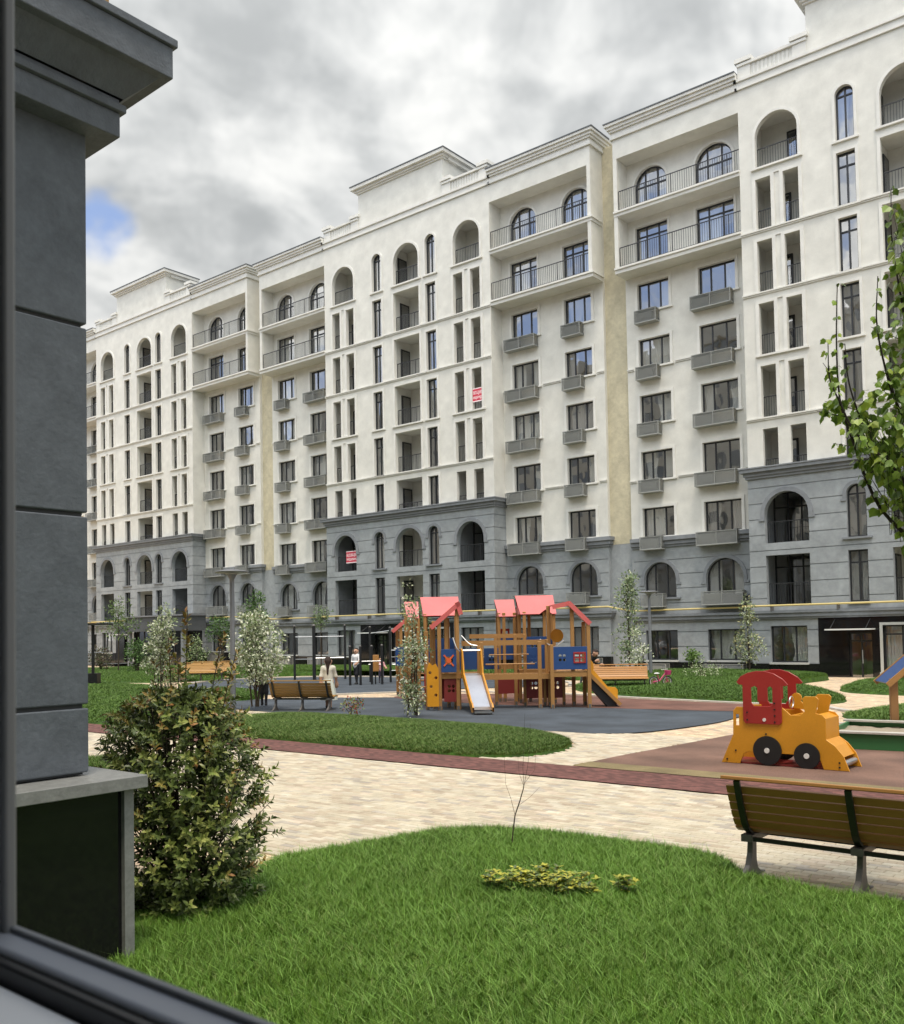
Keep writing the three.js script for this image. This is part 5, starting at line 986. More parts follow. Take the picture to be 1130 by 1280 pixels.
plantTree('young_tree', 'slim pale tree against the joint of the building', 'tree', [-21.5, 0.25, -39.4], { trunkH: 4.2, trunkR: 0.05, seed: 45, colors: [...SILVER, ...DULL], leaf: [0.12, 0.065], perClump: 19, spread: 0.22, lobes: [[0, 3.4, 0, 0.55, 0.8, 0.5, 44], [0.1, 4.3, 0, 0.35, 0.6, 0.35, 18], [0, 1.7, 0, 0.75, 0.9, 0.6, 30], [-0.3, 0.9, 0, 0.4, 0.6, 0.4, 14]] });
plantTree('young_tree', 'slim yellowish tree before the grey stone base by the shop', 'tree', [-16.6, 0.3, -41.6], { trunkH: 3.2, trunkR: 0.04, seed: 46, colors: [...SILVER, [0.32, 0.30, 0.13]], leaf: [0.12, 0.06], perClump: 17, spread: 0.2, lobes: [[0, 2.6, 0, 0.28, 0.9, 0.28, 24], [0, 1.1, 0, 0.7, 0.7, 0.6, 44]] });
plantTree('young_tree', 'feathery green tree behind the left play tower', 'tree', [-29.3, 0.1, -33.2], { trunkH: 3.6, trunkR: 0.05, seed: 47, colors: LIGHT, leaf: [0.14, 0.06], perClump: 17, spread: 0.26, lobes: [[0, 3.1, 0, 0.75, 0.8, 0.6, 36], [0.1, 2.2, 0, 0.7, 0.45, 0.6, 18]] });
plantTree('young_tree', 'thin tree with small tuft of leaves behind the pull up frame', 'tree', [-38.8, 0.2, -35.8], { trunkH: 3.2, trunkR: 0.045, seed: 48, colors: DULL, leaf: [0.13, 0.06], perClump: 17, spread: 0.24, lobes: [[0, 3.1, 0, 0.45, 0.6, 0.45, 26]] });
plantTree('young_tree', 'loose green tree behind the tall lamp post', 'tree', [-44.2, 0.3, -35.6], { trunkH: 3.4, trunkR: 0.05, seed: 49, colors: GREEN, leaf: [0.15, 0.075], perClump: 19, spread: 0.28, lobes: [[0, 3.2, 0, 0.75, 0.9, 0.7, 42], [0.1, 4.1, 0, 0.4, 0.4, 0.4, 12], [0, 2.1, 0, 0.6, 0.5, 0.5, 14]] });
plantTree('young_tree', 'airy green tree in front of the left section near the pier', 'tree', [-54.8, 0.3, -33.0], { trunkH: 3.6, trunkR: 0.05, seed: 50, colors: LIGHT, leaf: [0.16, 0.07], perClump: 17, spread: 0.3, lobes: [[0, 3.0, 0, 1.2, 0.9, 0.9, 44], [0.1, 4.0, 0, 0.5, 0.6, 0.5, 14]] });
plantTree('round_shrub', 'clipped round headed shrub between pavilion and lamp post', 'shrub', [-48.2, 0.3, -36.0], { trunkH: 1.8, trunkR: 0.05, stems: 3, seed: 51, colors: GREEN, leaf: [0.13, 0.08], perClump: 16, spread: 0.26, lobes: [[0, 2.45, 0, 0.95, 0.75, 0.8, 62]] });
plantTree('round_shrub', 'dense green bush on the slope before the pavilion', 'shrub', [-52.0, 0.3, -32.6], { trunkH: 1.2, trunkR: 0.05, stems: 3, seed: 52, colors: GREEN, leaf: [0.13, 0.08], perClump: 16, spread: 0.26, lobes: [[0, 1.05, 0, 0.75, 0.95, 0.7, 70]] });
plantTree('round_shrub', 'dark reddish bush beside the black information post', 'shrub', [-57.4, 0.3, -33.4], { trunkH: 0.8, trunkR: 0.04, stems: 3, seed: 53, colors: [[0.10, 0.085, 0.05], [0.09, 0.12, 0.05], [0.13, 0.09, 0.06]], leaf: [0.12, 0.07], perClump: 20, spread: 0.24, lobes: [[0, 0.8, 0, 0.85, 0.7, 0.7, 46]] });
plantTree('round_shrub', 'loose bush behind the orange bench', 'shrub', [-47.2, 0.3, -33.6], { trunkH: 1.5, trunkR: 0.03, stems: 4, seed: 54, colors: [...LIGHT, ...SILVER], leaf: [0.11, 0.06], perClump: 17, spread: 0.24, lobes: [[0, 1.0, 0, 0.6, 0.8, 0.5, 36], [-0.3, 1.7, 0, 0.3, 0.4, 0.3, 10]] });
plantTree('round_shrub', 'little bright green shrub below the ground floor windows', 'shrub', [-19.5, 0.3, -41.9], { trunkH: 0.5, trunkR: 0.025, stems: 3, seed: 55, colors: [[0.13, 0.22, 0.05], [0.16, 0.27, 0.06]], leaf: [0.1, 0.07], perClump: 20, spread: 0.18, lobes: [[0, 0.65, 0, 0.36, 0.3, 0.3, 26]] });
plantTree('low_shrub', 'low sparse shrub on the grass behind the toy train', 'shrub', [-16.6, 0.3, -36.5], { trunkH: 0.25, trunkR: 0.02, stems: 4, seed: 56, colors: SILVER, leaf: [0.1, 0.05], perClump: 14, spread: 0.2, lobes: [[0, 0.3, 0, 0.9, 0.22, 0.5, 26]] });
plantTree('flowering_plant', 'small plant with red flowers at the lawn edge by the bench', 'plant', [-18.05, 0.08, -17.75], { trunkH: 0.25, trunkR: 0.012, stems: 4, seed: 57, colors: [[0.36, 0.06, 0.04], [0.15, 0.21, 0.06], [0.22, 0.17, 0.06], [0.13, 0.19, 0.06], [0.2, 0.22, 0.08]], leaf: [0.07, 0.045], perClump: 9, spread: 0.1, lobes: [[0, 0.24, 0, 0.28, 0.16, 0.22, 22], [0.22, 0.35, 0, 0.05, 0.08, 0.05, 3]] });
plantTree('twiggy_shrub', 'thin reddish shrub on the mound in front of the small lawn island', 'shrub', [-24.6, 0.2, -16.6], { trunkH: 1.1, trunkR: 0.015, stems: 5, seed: 58, colors: [[0.30, 0.16, 0.08], [0.2, 0.2, 0.08], [0.34, 0.24, 0.12]], leaf: [0.06, 0.03], perClump: 7, spread: 0.12, lobes: [[0, 0.9, 0, 0.4, 0.5, 0.4, 22]] });

// big evergreen bush below the pier
{
  const k = rng(61), g = thing('evergreen_bush', 'large glossy bush with reddish yellow shoot tips beside the granite plinth', 'bush', [-6.56, 0.02, -4.5]);
  const bm = new MB(), lm = new MB();
  const OLD = [[0.11, 0.15, 0.036], [0.14, 0.185, 0.046], [0.085, 0.12, 0.032]], NEW = [[0.27, 0.31, 0.08], [0.33, 0.36, 0.11], [0.20, 0.26, 0.06]], TIP = [[0.30, 0.20, 0.05], [0.30, 0.25, 0.06], [0.33, 0.17, 0.055], [0.25, 0.24, 0.065], [0.24, 0.25, 0.07]];
  const env = (a, y) => { const t = y / 1.75; return 0.66 * Math.pow(Math.max(0, 1 - Math.abs((t - 0.45) / 0.6) ** 2.6), 0.5) * (1 + 0.26 * fbm(Math.cos(a) * 1.3 + 4, y * 1.7, Math.sin(a) * 1.3, 3)) + 0.02; };
  const shoot = (p, dir, n, cols, len) => {
    for (let j = 0; j < n; j++) {
      const a = j * 2.4 + k(), t = V3(Math.cos(a), 0, Math.sin(a)), s = V3().crossVectors(dir, Math.abs(dir.y) > 0.9 ? V3(1, 0, 0) : UP).normalize(), w = V3().crossVectors(dir, s);
      const out = s.clone().multiplyScalar(Math.cos(a)).addScaledVector(w, Math.sin(a)), f = j / n, d = out.multiplyScalar(1 - 0.45 * f).addScaledVector(dir, 0.45 + 0.6 * f).normalize();
      const c = pick(k, cols), b = 0.8 + 0.4 * k(); lm.col = c.map(v => v * b);
      leafAt(lm, p.clone().addScaledVector(dir, -0.07 + 0.09 * f), d, dir.clone().add(V3(0, 0.4, 0)), len * (0.8 + 0.4 * k()), len * 0.5, 0.2, 0.2);
    }
  };
  for (let i = 0; i < 1800; i++) {
    const a = k() * 6.283, y = 0.04 + 1.72 * Math.pow(k(), 0.9), R0 = env(a, y), out = k() < 0.12 ? 1 + 0.28 * k() : 1, f = Math.sqrt(0.1 + 0.9 * k()) * out, p = V3(Math.cos(a) * R0 * f, y + (out - 1) * 0.3, Math.sin(a) * R0 * f);
    const dir = V3(Math.cos(a) * (0.4 + f), 0.55 + 0.4 * k(), Math.sin(a) * (0.4 + f)).add(rdir(k).multiplyScalar(0.35)).normalize();
    const outer = f > 0.82, tip = outer && (k() < 0.07 + 0.45 * sst(1.25, 1.8, y)), nw = outer && k() < 0.5;
    shoot(p, dir, 7 + Math.floor(k() * 4), tip ? TIP : nw ? NEW : OLD, tip ? 0.052 : 0.06);
    if (k() < 0.07) bm.bar([p.x * 0.25, Math.max(0.02, p.y * 0.35), p.z * 0.25], p.toArray(), 0.008, 4, 0.003);
  }
  // long young shoots rising above the crown
  for (const [x, z, h, n] of [[-0.06, -0.12, 2.42, 12], [0.3, -0.2, 2.22, 10], [0.12, 0.1, 2.05, 9], [0.55, -0.1, 1.95, 8], [-0.3, 0.05, 1.95, 8], [-0.62, -0.15, 1.62, 8], [-0.78, 0.05, 1.45, 7], [0.68, 0.18, 1.5, 7], [0.76, 0.0, 1.2, 6], [0.42, -0.25, 2.1, 8], [-0.16, 0.0, 2.2, 8]]) {
    const b = V3(x * 0.5, h - 0.9, z * 0.5), t = V3(x, h, z); bm.bar(b.toArray(), t.toArray(), 0.007, 5, 0.003);
    for (let i = 0; i < n; i++) { const f = 0.3 + 0.7 * i / (n - 1), p = b.clone().lerp(t, f), top = i > n * 0.45; shoot(p.clone().add(rdir(k).multiplyScalar(0.03)), V3(x * 0.3, 1, z * 0.3).add(rdir(k).multiplyScalar(0.5)).normalize(), 6, top ? TIP : NEW, 0.055 + 0.012 * k()); }
  }
  for (let i = 0; i < 7; i++) { const a = i * 0.9; bm.bar([Math.cos(a) * 0.08, 0, Math.sin(a) * 0.08], [Math.cos(a) * 0.3, 0.9, Math.sin(a) * 0.3], 0.018, 6, 0.01); }
  bm.build('stems', M.bark, g); const L = lm.build('foliage', new THREE.MeshPhysicalMaterial({ vertexColors: true, roughness: 0.38, side: THREE.DoubleSide }), g);
}
// golden ground cover in the lawn
{
  const k = rng(62), g = thing('ground_cover_plant', 'low golden leaved plant growing in the near lawn', 'plant', [-4.22, 0.05, -6.5]), lm = new MB(), bm = new MB();
  for (const [cx, cz, rx, rz, n] of [[-0.12, -0.05, 0.42, 0.22, 120], [0.42, -0.28, 0.09, 0.08, 16], [-0.45, 0.22, 0.14, 0.12, 26]]) for (let i = 0; i < n; i++) {
    const a = k() * 6.283, f = Math.sqrt(k()), p = V3(cx + Math.cos(a) * rx * f, 0.06 + 0.11 * k(), cz + Math.sin(a) * rz * f); if (k() < 0.4) bm.bar([p.x, 0, p.z], p.toArray(), 0.003, 4, 0.002);
    for (let j = 0; j < 6; j++) { const c = pick(k, [[0.36, 0.36, 0.035], [0.46, 0.44, 0.05], [0.26, 0.32, 0.04], [0.16, 0.22, 0.04], [0.10, 0.14, 0.05]]), b = 0.8 + 0.4 * k(); lm.col = c.map(v => v * b); const o = j * 1.1 + k(); leafAt(lm, p, V3(Math.cos(o), 0.35 + 0.5 * k(), Math.sin(o)), UP, 0.045 + 0.018 * k(), 0.03, 0.15, 0.2); }
  }
  bm.build('stems', M.bark, g); lm.build('foliage', M.leaf, g);
}
// bare sapling in the near lawn
{
  const g = thing('bare_sapling', 'thin leafless sapling standing in the near lawn', 'sapling', [-5.62, 0.03, -7.75], TC), m = new MB(), b = new MB();
  const seg = (p, r0, r1, M_) => { for (let i = 0; i + 1 < p.length; i++) M_.bar(p[i], p[i + 1], r0 + (r1 - r0) * i / (p.length - 1), 6, r0 + (r1 - r0) * (i + 1) / (p.length - 1)); };
  seg([[0, 0, 0], [0.015, 0.15, 0], [0.04, 0.33, 0.01], [0.09, 0.47, 0.02], [0.13, 0.6, 0.02], [0.135, 0.63, 0.02]], 0.008, 0.005, m);
  seg([[0.135, 0.62, 0.02], [0.13, 0.8, 0], [0.15, 1.1, 0], [0.16, 1.35, 0]], 0.0026, 0.0009, b); seg([[0.135, 0.62, 0.02], [0.17, 0.8, 0.05], [0.2, 1.0, 0.05], [0.21, 1.25, 0.04]], 0.0026, 0.0009, b); seg([[0.135, 0.62, 0.02], [0.09, 0.75, 0], [0.08, 0.95, -0.03]], 0.002, 0.0008, b); seg([[0.14, 0.65, 0.02], [0.25, 0.78, 0], [0.27, 1.05, 0]], 0.002, 0.0008, b);
  seg([[0.04, 0.33, 0.01], [0.0, 0.5, 0.03], [-0.05, 0.65, 0.03], [-0.06, 0.95, 0.03]], 0.0026, 0.0009, b); seg([[0.08, 0.43, 0.02], [0.2, 0.5, -0.04], [0.3, 0.6, -0.04]], 0.002, 0.0008, b);
  m.build('trunk', M.bark, g); b.build('twigs', M.bark, g);
}
// broad leaved tree at the right, its trunk beyond the bench
{
  const k = rng(63), g = thing('broad_leaved_tree', 'young tree with large bright leaves rising behind the near bench', 'tree', [-1.45, 0, -8.95]), tm = new MB(), lm = new MB(), O = V3(-1.45, 0, -8.95);
  const limbs = [[[-1.50, 1.9, -8.75], [-1.72, 2.45, -8.3], [-1.93, 2.95, -8.08], [-2.03, 3.08, -8.00], [-2.08, 3.18, -7.95], [-2.15, 3.40, -7.88], [-2.21, 3.66, -7.83], [-2.27, 3.90, -7.77], [-2.29, 4.07, -7.74], [-2.29, 4.53, -7.72], [-2.27, 4.95, -7.72]],
    [[-1.48, 2.3, -8.7], [-1.73, 3.02, -7.99], [-1.90, 3.41, -7.83], [-2.03, 3.57, -7.72], [-2.16, 3.75, -7.61], [-2.23, 3.97, -7.54], [-2.28, 4.12, -7.49], [-2.28, 4.44, -7.47]],
    [[-1.5, 2.5, -8.75], [-1.76, 2.95, -8.36], [-1.94, 3.39, -8.19], [-2.12, 3.69, -8.03], [-2.21, 3.96, -7.94], [-2.26, 4.22, -7.89], [-2.27, 4.50, -7.87]],
    [[-1.45, 2.6, -8.8], [-1.67, 3.0, -8.3], [-1.78, 3.61, -8.05], [-1.92, 3.99, -7.92], [-1.97, 4.24, -7.87], [-2.01, 4.59, -7.82], [-1.99, 4.97, -7.82]],
    [[-1.44, 2.8, -8.85], [-1.64, 3.2, -8.36], [-1.74, 3.7, -8.22], [-1.83, 4.33, -8.11], [-1.87, 4.75, -8.05], [-1.90, 5.04, -8.02], [-1.92, 5.33, -7.99], [-1.91, 5.70, -7.98]],
    [[-1.42, 3.0, -8.9], [-1.55, 3.6, -8.6], [-1.62, 4.19, -8.41], [-1.66, 4.98, -8.36], [-1.62, 5.57, -8.37]], [[-1.42, 3.0, -8.9], [-1.2, 3.8, -9.2], [-1.0, 4.8, -9.4], [-0.9, 5.6, -9.4]], [[-1.42, 2.9, -8.9], [-1.1, 3.4, -8.5], [-0.7, 4.3, -8.3], [-0.6, 5.2, -8.2]]];
  tm.bar([0, 0, 0], [0.03, 1.9, 0.15], 0.05, 9, 0.042).bar([0.03, 1.9, 0.15], [0.03, 3.0, 0.06], 0.042, 8, 0.026);
  const big = (p, dir, len) => { // broad lobed leaf hanging from a stalk
    const st = p.clone().addScaledVector(dir, len * 0.45); tm.bar(p.toArray(), st.toArray(), 0.0016, 3, 0.0012);
    const hang = dir.clone().multiplyScalar(0.7).add(V3(0, -0.75 - 0.4 * k(), 0)).normalize(), s = V3().crossVectors(hang, rdir(k)).normalize(), n = V3().crossVectors(s, hang);
    const c = pick(k, [[0.19, 0.31, 0.04], [0.26, 0.40, 0.05], [0.13, 0.22, 0.035], [0.36, 0.47, 0.06]]), b = 0.8 + 0.4 * k(); lm.col = c.map(v => v * b);
    const q = (t, w, l = 0) => st.clone().addScaledVector(hang, t * len).addScaledVector(s, w * len).addScaledVector(n, (l - 0.5 * Math.abs(w) ) * len * 0.35 - len * 0.12 * t * t).toArray();
    const o = [q(0, 0), q(0.0, 0.22), q(0.18, 0.42), q(0.34, 0.36), q(0.5, 0.46), q(0.66, 0.26), q(1, 0), q(0.66, -0.26), q(0.5, -0.46), q(0.34, -0.36), q(0.18, -0.42), q(0, -0.22)], m1 = q(0.3, 0), m2 = q(0.6, 0);
    for (let i = 0; i < 12; i++) { const a = o[i], e = o[(i + 1) % 12], m = (i >= 4 && i <= 7) ? m2 : m1; lm.tri(m, a, e); } lm.tri(m1, o[4], m2).tri(m1, m2, o[8]);
  };
  limbs.forEach((l, li) => {
    const c = new THREE.CatmullRomCurve3(l.map(p => V3(...p).sub(O))), N = 26, P = c.getSpacedPoints(N);
    for (let i = 0; i < N; i++) { const r = 0.019 * (1 - i / N) ** 0.9 + 0.0028; tm.bar(P[i].toArray(), P[i + 1].toArray(), r, 6, r * 0.95); }
    for (let i = 5; i <= N; i++) {
      const dense = (li === 0 && i < 14) ? 0.7 : 1;
      for (let j = 0; j < (i > N * 0.75 ? 3 : 6) * dense; j++) { const d = rdir(k); d.y *= 0.4; d.normalize(); if (k() < 0.82) big(P[i].clone(), d, (i > N * 0.8 ? 0.05 : 0.07) * (0.6 + 0.7 * k())); }
      if (i % 2 === 0 && i > 6 && i < N - 4) { // side twig
        const d = rdir(k); d.y = 0.3; d.normalize(); const e = P[i].clone().addScaledVector(d, 0.18 + 0.2 * k()); tm.bar(P[i].toArray(), e.toArray(), 0.004, 4, 0.002);
        for (let j = 0; j < 9; j++) { const dd = rdir(k); dd.y *= 0.4; big(P[i].clone().lerp(e, 0.4 + 0.6 * k()), dd.normalize(), 0.072 * (0.6 + 0.7 * k())); }
      }
    }
  });
  for (const [cx, cy, cz, rx, ry, rz, n] of [[-0.38, 3.55, 0.92, 0.24, 0.6, 0.35, 420], [-0.34, 4.55, 0.9, 0.16, 0.7, 0.25, 210], [-0.42, 5.25, 0.95, 0.1, 0.4, 0.15, 60], [-0.62, 3.75, 1.05, 0.24, 0.4, 0.25, 160], [0.1, 3.9, 0.2, 0.6, 0.9, 0.6, 200], [-0.28, 2.75, 0.75, 0.1, 0.25, 0.15, 24]]) for (let i = 0; i < n; i++) {
    const d = rdir(k), f = Math.cbrt(k()), p = V3(cx + d.x * rx * f, cy + d.y * ry * f, cz + d.z * rz * f), e = rdir(k); e.y *= 0.4; big(p, e.normalize(), 0.072 * (0.6 + 0.7 * k()));
    if (i % 6 === 0) tm.bar(p.toArray(), [p.x + 0.25 * (k() - 0.2), p.y - 0.3, p.z - 0.2 * k()], 0.002, 3, 0.003);
  }
  tm.build('trunk', M.barkDark, g); lm.build('crown', new THREE.MeshPhysicalMaterial({ vertexColors: true, roughness: 0.5, side: THREE.DoubleSide, transmission: 0.35, thickness: 0 }), g);
}

// ---------------------------------------------------------------- people
function bodyMesh(bones, cell, colors) {
  let lo = [9, 9, 9], hi = [-9, -9, -9]; for (const b of bones) for (const e of [[b[0], b[1]], [b[2], b[3]]]) for (let q = 0; q < 3; q++) { lo[q] = Math.min(lo[q], e[0][q] - e[1] - 3 * cell); hi[q] = Math.max(hi[q], e[0][q] + e[1] + 3 * cell); }
  const n = [0, 1, 2].map(q => Math.ceil((hi[q] - lo[q]) / cell) + 1), F = new Float32Array(n[0] * n[1] * n[2]), id = (i, j, k) => i + n[0] * (j + n[1] * k);
  const dist = (b, x, y, z) => { const [a, ra, c, rb] = b, dx = c[0] - a[0], dy = c[1] - a[1], dz = c[2] - a[2], L = dx * dx + dy * dy + dz * dz || 1e-9; const t = Math.max(0, Math.min(1, ((x - a[0]) * dx + (y - a[1]) * dy + (z - a[2]) * dz) / L)); return Math.hypot(x - a[0] - dx * t, y - a[1] - dy * t, z - a[2] - dz * t) - (ra + (rb - ra) * t); };
  const K = 0.025;
  for (let k = 0; k < n[2]; k++) for (let j = 0; j < n[1]; j++) for (let i = 0; i < n[0]; i++) { let s = 0; const x = lo[0] + i * cell, y = lo[1] + j * cell, z = lo[2] + k * cell; for (const b of bones) { const d = dist(b, x, y, z); if (d < 0.12) s += Math.exp(-d / K); } F[id(i, j, k)] = s > 0 ? -K * Math.log(s) : 0.3; }
  // surface nets
  const vid = new Int32Array(F.length).fill(-1), P = [], C = [], I = [];
  for (let k = 0; k + 1 < n[2]; k++) for (let j = 0; j + 1 < n[1]; j++) for (let i = 0; i + 1 < n[0]; i++) {
    let c = 0, sx = 0, sy = 0, sz = 0; const v = []; for (let q = 0; q < 8; q++) v.push(F[id(i + (q & 1), j + (q >> 1 & 1), k + (q >> 2))]);
    for (const [a, b] of [[0, 1], [2, 3], [4, 5], [6, 7], [0, 2], [1, 3], [4, 6], [5, 7], [0, 4], [1, 5], [2, 6], [3, 7]]) if ((v[a] < 0) !== (v[b] < 0)) { const t = v[a] / (v[a] - v[b]); sx += (a & 1) + ((b & 1) - (a & 1)) * t; sy += (a >> 1 & 1) + ((b >> 1 & 1) - (a >> 1 & 1)) * t; sz += (a >> 2) + ((b >> 2) - (a >> 2)) * t; c++; }
    if (!c) continue; vid[id(i, j, k)] = P.length / 3; const x = lo[0] + (i + sx / c) * cell, y = lo[1] + (j + sy / c) * cell, z = lo[2] + (k + sz / c) * cell; P.push(x, y, z);
    let best = 9, bc = 0; for (const b of bones) { const d = dist(b, x, y, z); if (d < best) { best = d; bc = b[4]; } } C.push(...colors[bc]);
  }
  for (let k = 1; k + 1 < n[2]; k++) for (let j = 1; j + 1 < n[1]; j++) for (let i = 1; i + 1 < n[0]; i++) {
    const f = F[id(i, j, k)] < 0;
    const face = (g, a, b, c, d) => { if (f === (g < 0)) return; f ? I.push(a, b, c, a, c, d) : I.push(a, c, b, a, d, c); };
    face(F[id(i + 1, j, k)], vid[id(i, j - 1, k - 1)], vid[id(i, j, k - 1)], vid[id(i, j, k)], vid[id(i, j - 1, k)]);
    face(F[id(i, j + 1, k)], vid[id(i - 1, j, k - 1)], vid[id(i - 1, j, k)], vid[id(i, j, k)], vid[id(i, j, k - 1)]);
    face(F[id(i, j, k + 1)], vid[id(i - 1, j - 1, k)], vid[id(i, j - 1, k)], vid[id(i, j, k)], vid[id(i - 1, j, k)]);
  }
  const g = new THREE.BufferGeometry(); g.setAttribute('position', new THREE.Float32BufferAttribute(P, 3)); g.setAttribute('color', new THREE.Float32BufferAttribute(C, 3)); g.setIndex(I); g.computeVertexNormals(); return g;
}
const SKIN = [0.48, 0.28, 0.19];
// colours: 0 skin, 1 top, 2 legs, 3 shoes, 4 eyes; the figure faces local +z
function person(label, pos, turn, { h = 1.65, top, legs, shoes = [0.05, 0.05, 0.05], hair, hairLen = 0.1, skirt, sleeves = true, lean = 0, stride = 0.15, arms = [[0.05, 0.1], [-0.05, 0.1]], bareLegs = false, group }) {
  const g = thing('person', label, 'person', pos, turn, group), s = h, B = [];
  const ro = (y, z) => { const dy = y - 0.52 * s, c = Math.cos(lean), q = Math.sin(lean); return [0.52 * s + dy * c - z * q, dy * q + z * c]; };
  const T = (x, y, z = 0) => { const [yy, zz] = ro(y * s, z * s); return [x * s, yy, zz]; };
  B.push([T(0, 0.53), 0.085 * s, T(0, 0.62), 0.075 * s, 1], [T(0, 0.62), 0.075 * s, T(0, 0.75, 0.005), 0.09 * s, 1], [T(-0.075, 0.79), 0.045 * s, T(0.075, 0.79), 0.045 * s, 1], [T(0, 0.8), 0.034 * s, T(0, 0.87, 0.01), 0.03 * s, 0]);
  B.push([T(0, 0.925, 0.012), 0.058 * s, T(0, 0.945, 0.0), 0.062 * s, 0], [T(0, 0.895, 0.03), 0.036 * s, T(0, 0.9, 0.03), 0.036 * s, 0], [T(0, 0.922, 0.068), 0.009 * s, T(0, 0.91, 0.078), 0.011 * s, 0]);
  for (const e of [-1, 1]) B.push([T(0.062 * e, 0.92, 0.0), 0.012 * s, T(0.064 * e, 0.93, 0), 0.012 * s, 0], [T(0.022 * e, 0.929, 0.064), 0.006 * s, T(0.022 * e, 0.929, 0.065), 0.006 * s, 4]);
  [-1, 1].forEach((e, i) => {
    const [sw, out] = arms[i], sh = T(0.108 * e, 0.8), el = T((0.125 + out * 0.12) * e, 0.8 - 0.175 * Math.cos(sw), 0.175 * Math.sin(sw)), b2 = sw * 1.3 + (sw > 0.3 ? 0.5 : 0.15), wr = [el[0] + out * 0.05 * e * s, el[1] - 0.15 * s * Math.cos(b2), el[2] + 0.15 * s * Math.sin(b2)];
    B.push([sh, 0.037 * s, el, 0.027 * s, sleeves ? 1 : 0], [el, 0.027 * s, wr, 0.017 * s, sleeves === 2 ? 1 : 0]);
    const d = [0, -Math.cos(b2), Math.sin(b2)], pm = [wr[0], wr[1] + d[1] * 0.045 * s, wr[2] + d[2] * 0.045 * s]; B.push([wr, 0.016 * s, pm, 0.02 * s, 0]);
    for (let f = 0; f < 4; f++) { const o = (f - 1.5) * 0.010 * s, len = [0.036, 0.042, 0.04, 0.032][f] * s, a = [pm[0], pm[1], pm[2] + o], m = [pm[0] - 0.006 * e * s, pm[1] + d[1] * len, pm[2] + o + d[2] * len]; B.push([a, 0.0062 * s, m, 0.0055 * s, 0]); }
    B.push([[wr[0], wr[1] + d[1] * 0.015 * s, wr[2] + 0.012 * s], 0.0065 * s, [wr[0] - 0.01 * e * s, wr[1] + d[1] * 0.05 * s, wr[2] + 0.03 * s], 0.006 * s, 0]);
    const st = stride * (i ? 1 : -1), hip = [0.048 * e * s, 0.51 * s, 0], kn = [0.05 * e * s, 0.285 * s, (st * 0.6 + 0.01) * s], an = [0.048 * e * s, 0.045 * s, st * s];
    B.push([hip, 0.062 * s, kn, 0.04 * s, 2], [kn, 0.04 * s, an, 0.024 * s, bareLegs ? 0 : 2], [[an[0], 0.022 * s, an[2] - 0.02 * s], 0.022 * s, [an[0], 0.018 * s, an[2] + 0.075 * s], 0.019 * s, 3]);
  });
  mesh('body', bodyMesh(B, 0.016, [SKIN, top, legs, shoes, [0.02, 0.02, 0.02]]), M.cloth, g);
  const hs = [[T(0, 0.955, -0.012), 0.066 * s, T(0, 0.94, -0.02), 0.066 * s, 0]]; if (hairLen > 0.12) hs.push([T(0, 0.92, -0.05), 0.04 * s, T(0, 0.92 - hairLen, -0.085), 0.018 * s, 0]);
  mesh('hair', bodyMesh(hs, 0.016, [hair]), M.cloth, g);
  if (skirt) { const p = []; for (let i = 0; i <= 8; i++) { const f = i / 8; p.push(new THREE.Vector2((0.082 + (skirt.flare) * f ** 0.8) * s, (0.6 - (0.6 - skirt.to) * f) * s)); } const l = new THREE.LatheGeometry(p, 40), Q = l.attributes.position; for (let i = 0; i < Q.count; i++) { const a = Math.atan2(Q.getZ(i), Q.getX(i)), f = (0.6 * s - Q.getY(i)) / ((0.6 - skirt.to) * s), w = 1 + 0.07 * f * Math.sin(a * 9); Q.setX(i, Q.getX(i) * w); Q.setZ(i, Q.getZ(i) * w); } l.computeVertexNormals(); mesh('skirt', l, std(lin(...skirt.col), { side: THREE.DoubleSide, roughness: 0.85 }), g); }
  return g;
}
const away = Math.PI + TC;
person('woman in cream blouse and long white skirt walking away past the bench', [-21.1, 0.01, -19.75], away, { h: 1.55, top: [0.66, 0.63, 0.53], legs: [0.5, 0.4, 0.32], hair: [0.035, 0.02, 0.015], hairLen: 0.24, skirt: { flare: 0.085, to: 0.17, col: [0.6, 0.64, 0.56] }, stride: 0.12, arms: [[0.2, 0.15], [-0.2, 0.15]], bareLegs: true });
person('person in white shirt and black trousers behind the short posts', [-30.6, 0.01, -30.4], away + 2.6, { h: 1.62, top: [0.72, 0.72, 0.73], legs: [0.015, 0.015, 0.02], hair: [0.02, 0.015, 0.012], stride: 0.06, arms: [[0.1, 0.25], [0.5, 0.3]] });
person('child in pink top sitting low behind the exercise bars', [-30.2, 0.01, -31.6], away + 3.4, { h: 1.15, top: [0.55, 0.28, 0.3], legs: [0.12, 0.1, 0.14], hair: [0.03, 0.02, 0.015], stride: 0.1, arms: [[0.7, 0.2], [0.6, 0.2]] });
person('child in dark purple beside the ladder frame', [-29.9, 0.01, -33.2], away + 2.8, { h: 1.3, top: [0.06, 0.04, 0.08], legs: [0.02, 0.02, 0.03], hair: [0.02, 0.015, 0.012], stride: 0.08, arms: [[0.4, 0.2], [0.2, 0.2]] });
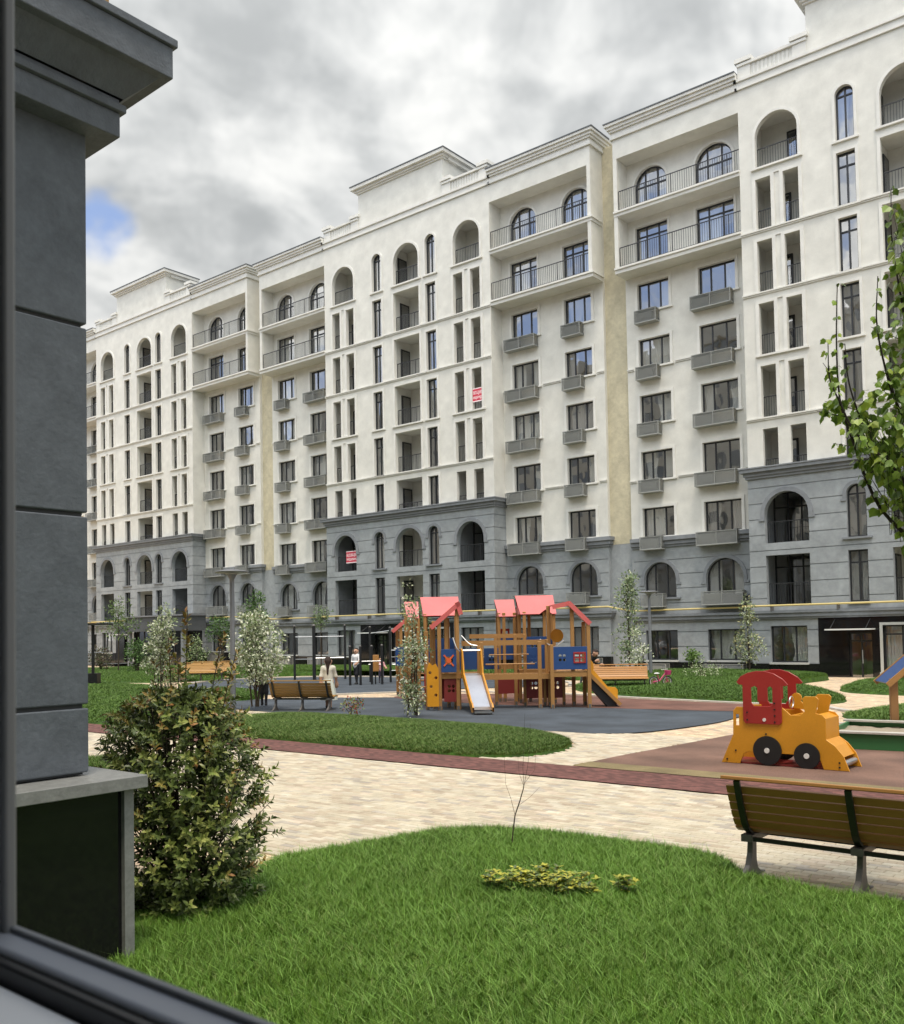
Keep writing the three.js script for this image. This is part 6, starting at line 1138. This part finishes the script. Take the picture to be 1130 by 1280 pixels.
person('person in patterned grey top standing behind the white leaved shrub', [-23.6, 0.05, -19.3], away, { h: 1.5, top: [0.42, 0.42, 0.38], legs: [0.02, 0.02, 0.025], hair: [0.3, 0.28, 0.24], stride: 0.03, arms: [[0.1, 0.25], [0.1, 0.25]] });
person('woman in black bending forward between the yellow benches', [-19.5, 0.06, -32.2], 1.45, { h: 1.6, top: [0.012, 0.012, 0.014], legs: [0.1, 0.1, 0.11], hair: [0.03, 0.02, 0.018], lean: 0.75, stride: 0.17, sleeves: 2, arms: [[1.1, 0.1], [0.7, 0.1]], shoes: [0.5, 0.48, 0.46] });
// pink child's bicycle beside the yellow bench
{
  const g = thing('child_bicycle', 'pink and white child bicycle leaning by the yellow bench end', 'bicycle', [-16.05, 0.12, -31.7], TC + 0.3), pk = std(lin(0.62, 0.06, 0.2), { roughness: 0.4 });
  for (const x of [-0.28, 0.28]) { const w = part('wheel', g); w.position.set(x, 0.2, 0); mesh('tyre', new THREE.TorusGeometry(0.18, 0.022, 8, 24), M.black, w); mesh('rim', new THREE.TorusGeometry(0.15, 0.012, 6, 24), M.paintWhite, w); const sp = new MB(); for (let i = 0; i < 6; i++) { const a = i * Math.PI / 6; sp.bar([Math.cos(a) * 0.15, Math.sin(a) * 0.15, 0], [-Math.cos(a) * 0.15, -Math.sin(a) * 0.15, 0], 0.004, 4); } sp.build('spokes', pk, w); }
  new MB().bar([-0.28, 0.2, 0], [-0.05, 0.22, 0], 0.018).bar([-0.05, 0.22, 0], [-0.14, 0.48, 0], 0.018).bar([-0.05, 0.22, 0], [0.2, 0.5, 0], 0.022).bar([0.28, 0.2, 0], [0.19, 0.62, 0], 0.018).build('bike_frame', pk, g);
  new MB().bar([0.17, 0.62, -0.22], [0.17, 0.66, 0.22], 0.014).build('handlebar', M.paintWhite, g); const s = new THREE.SphereGeometry(0.09, 12, 8); s.scale(1.3, 0.4, 0.7); s.translate(-0.15, 0.5, 0); mesh('saddle', s, M.paintWhite, g); const bk = new THREE.CylinderGeometry(0.13, 0.1, 0.16, 14); bk.translate(0.32, 0.52, 0); mesh('basket', bk, pk, g);
}

scene.traverse(o => { if (o.isMesh) o.castShadow = o.receiveShadow = true; });
renderer.render(scene, camera);
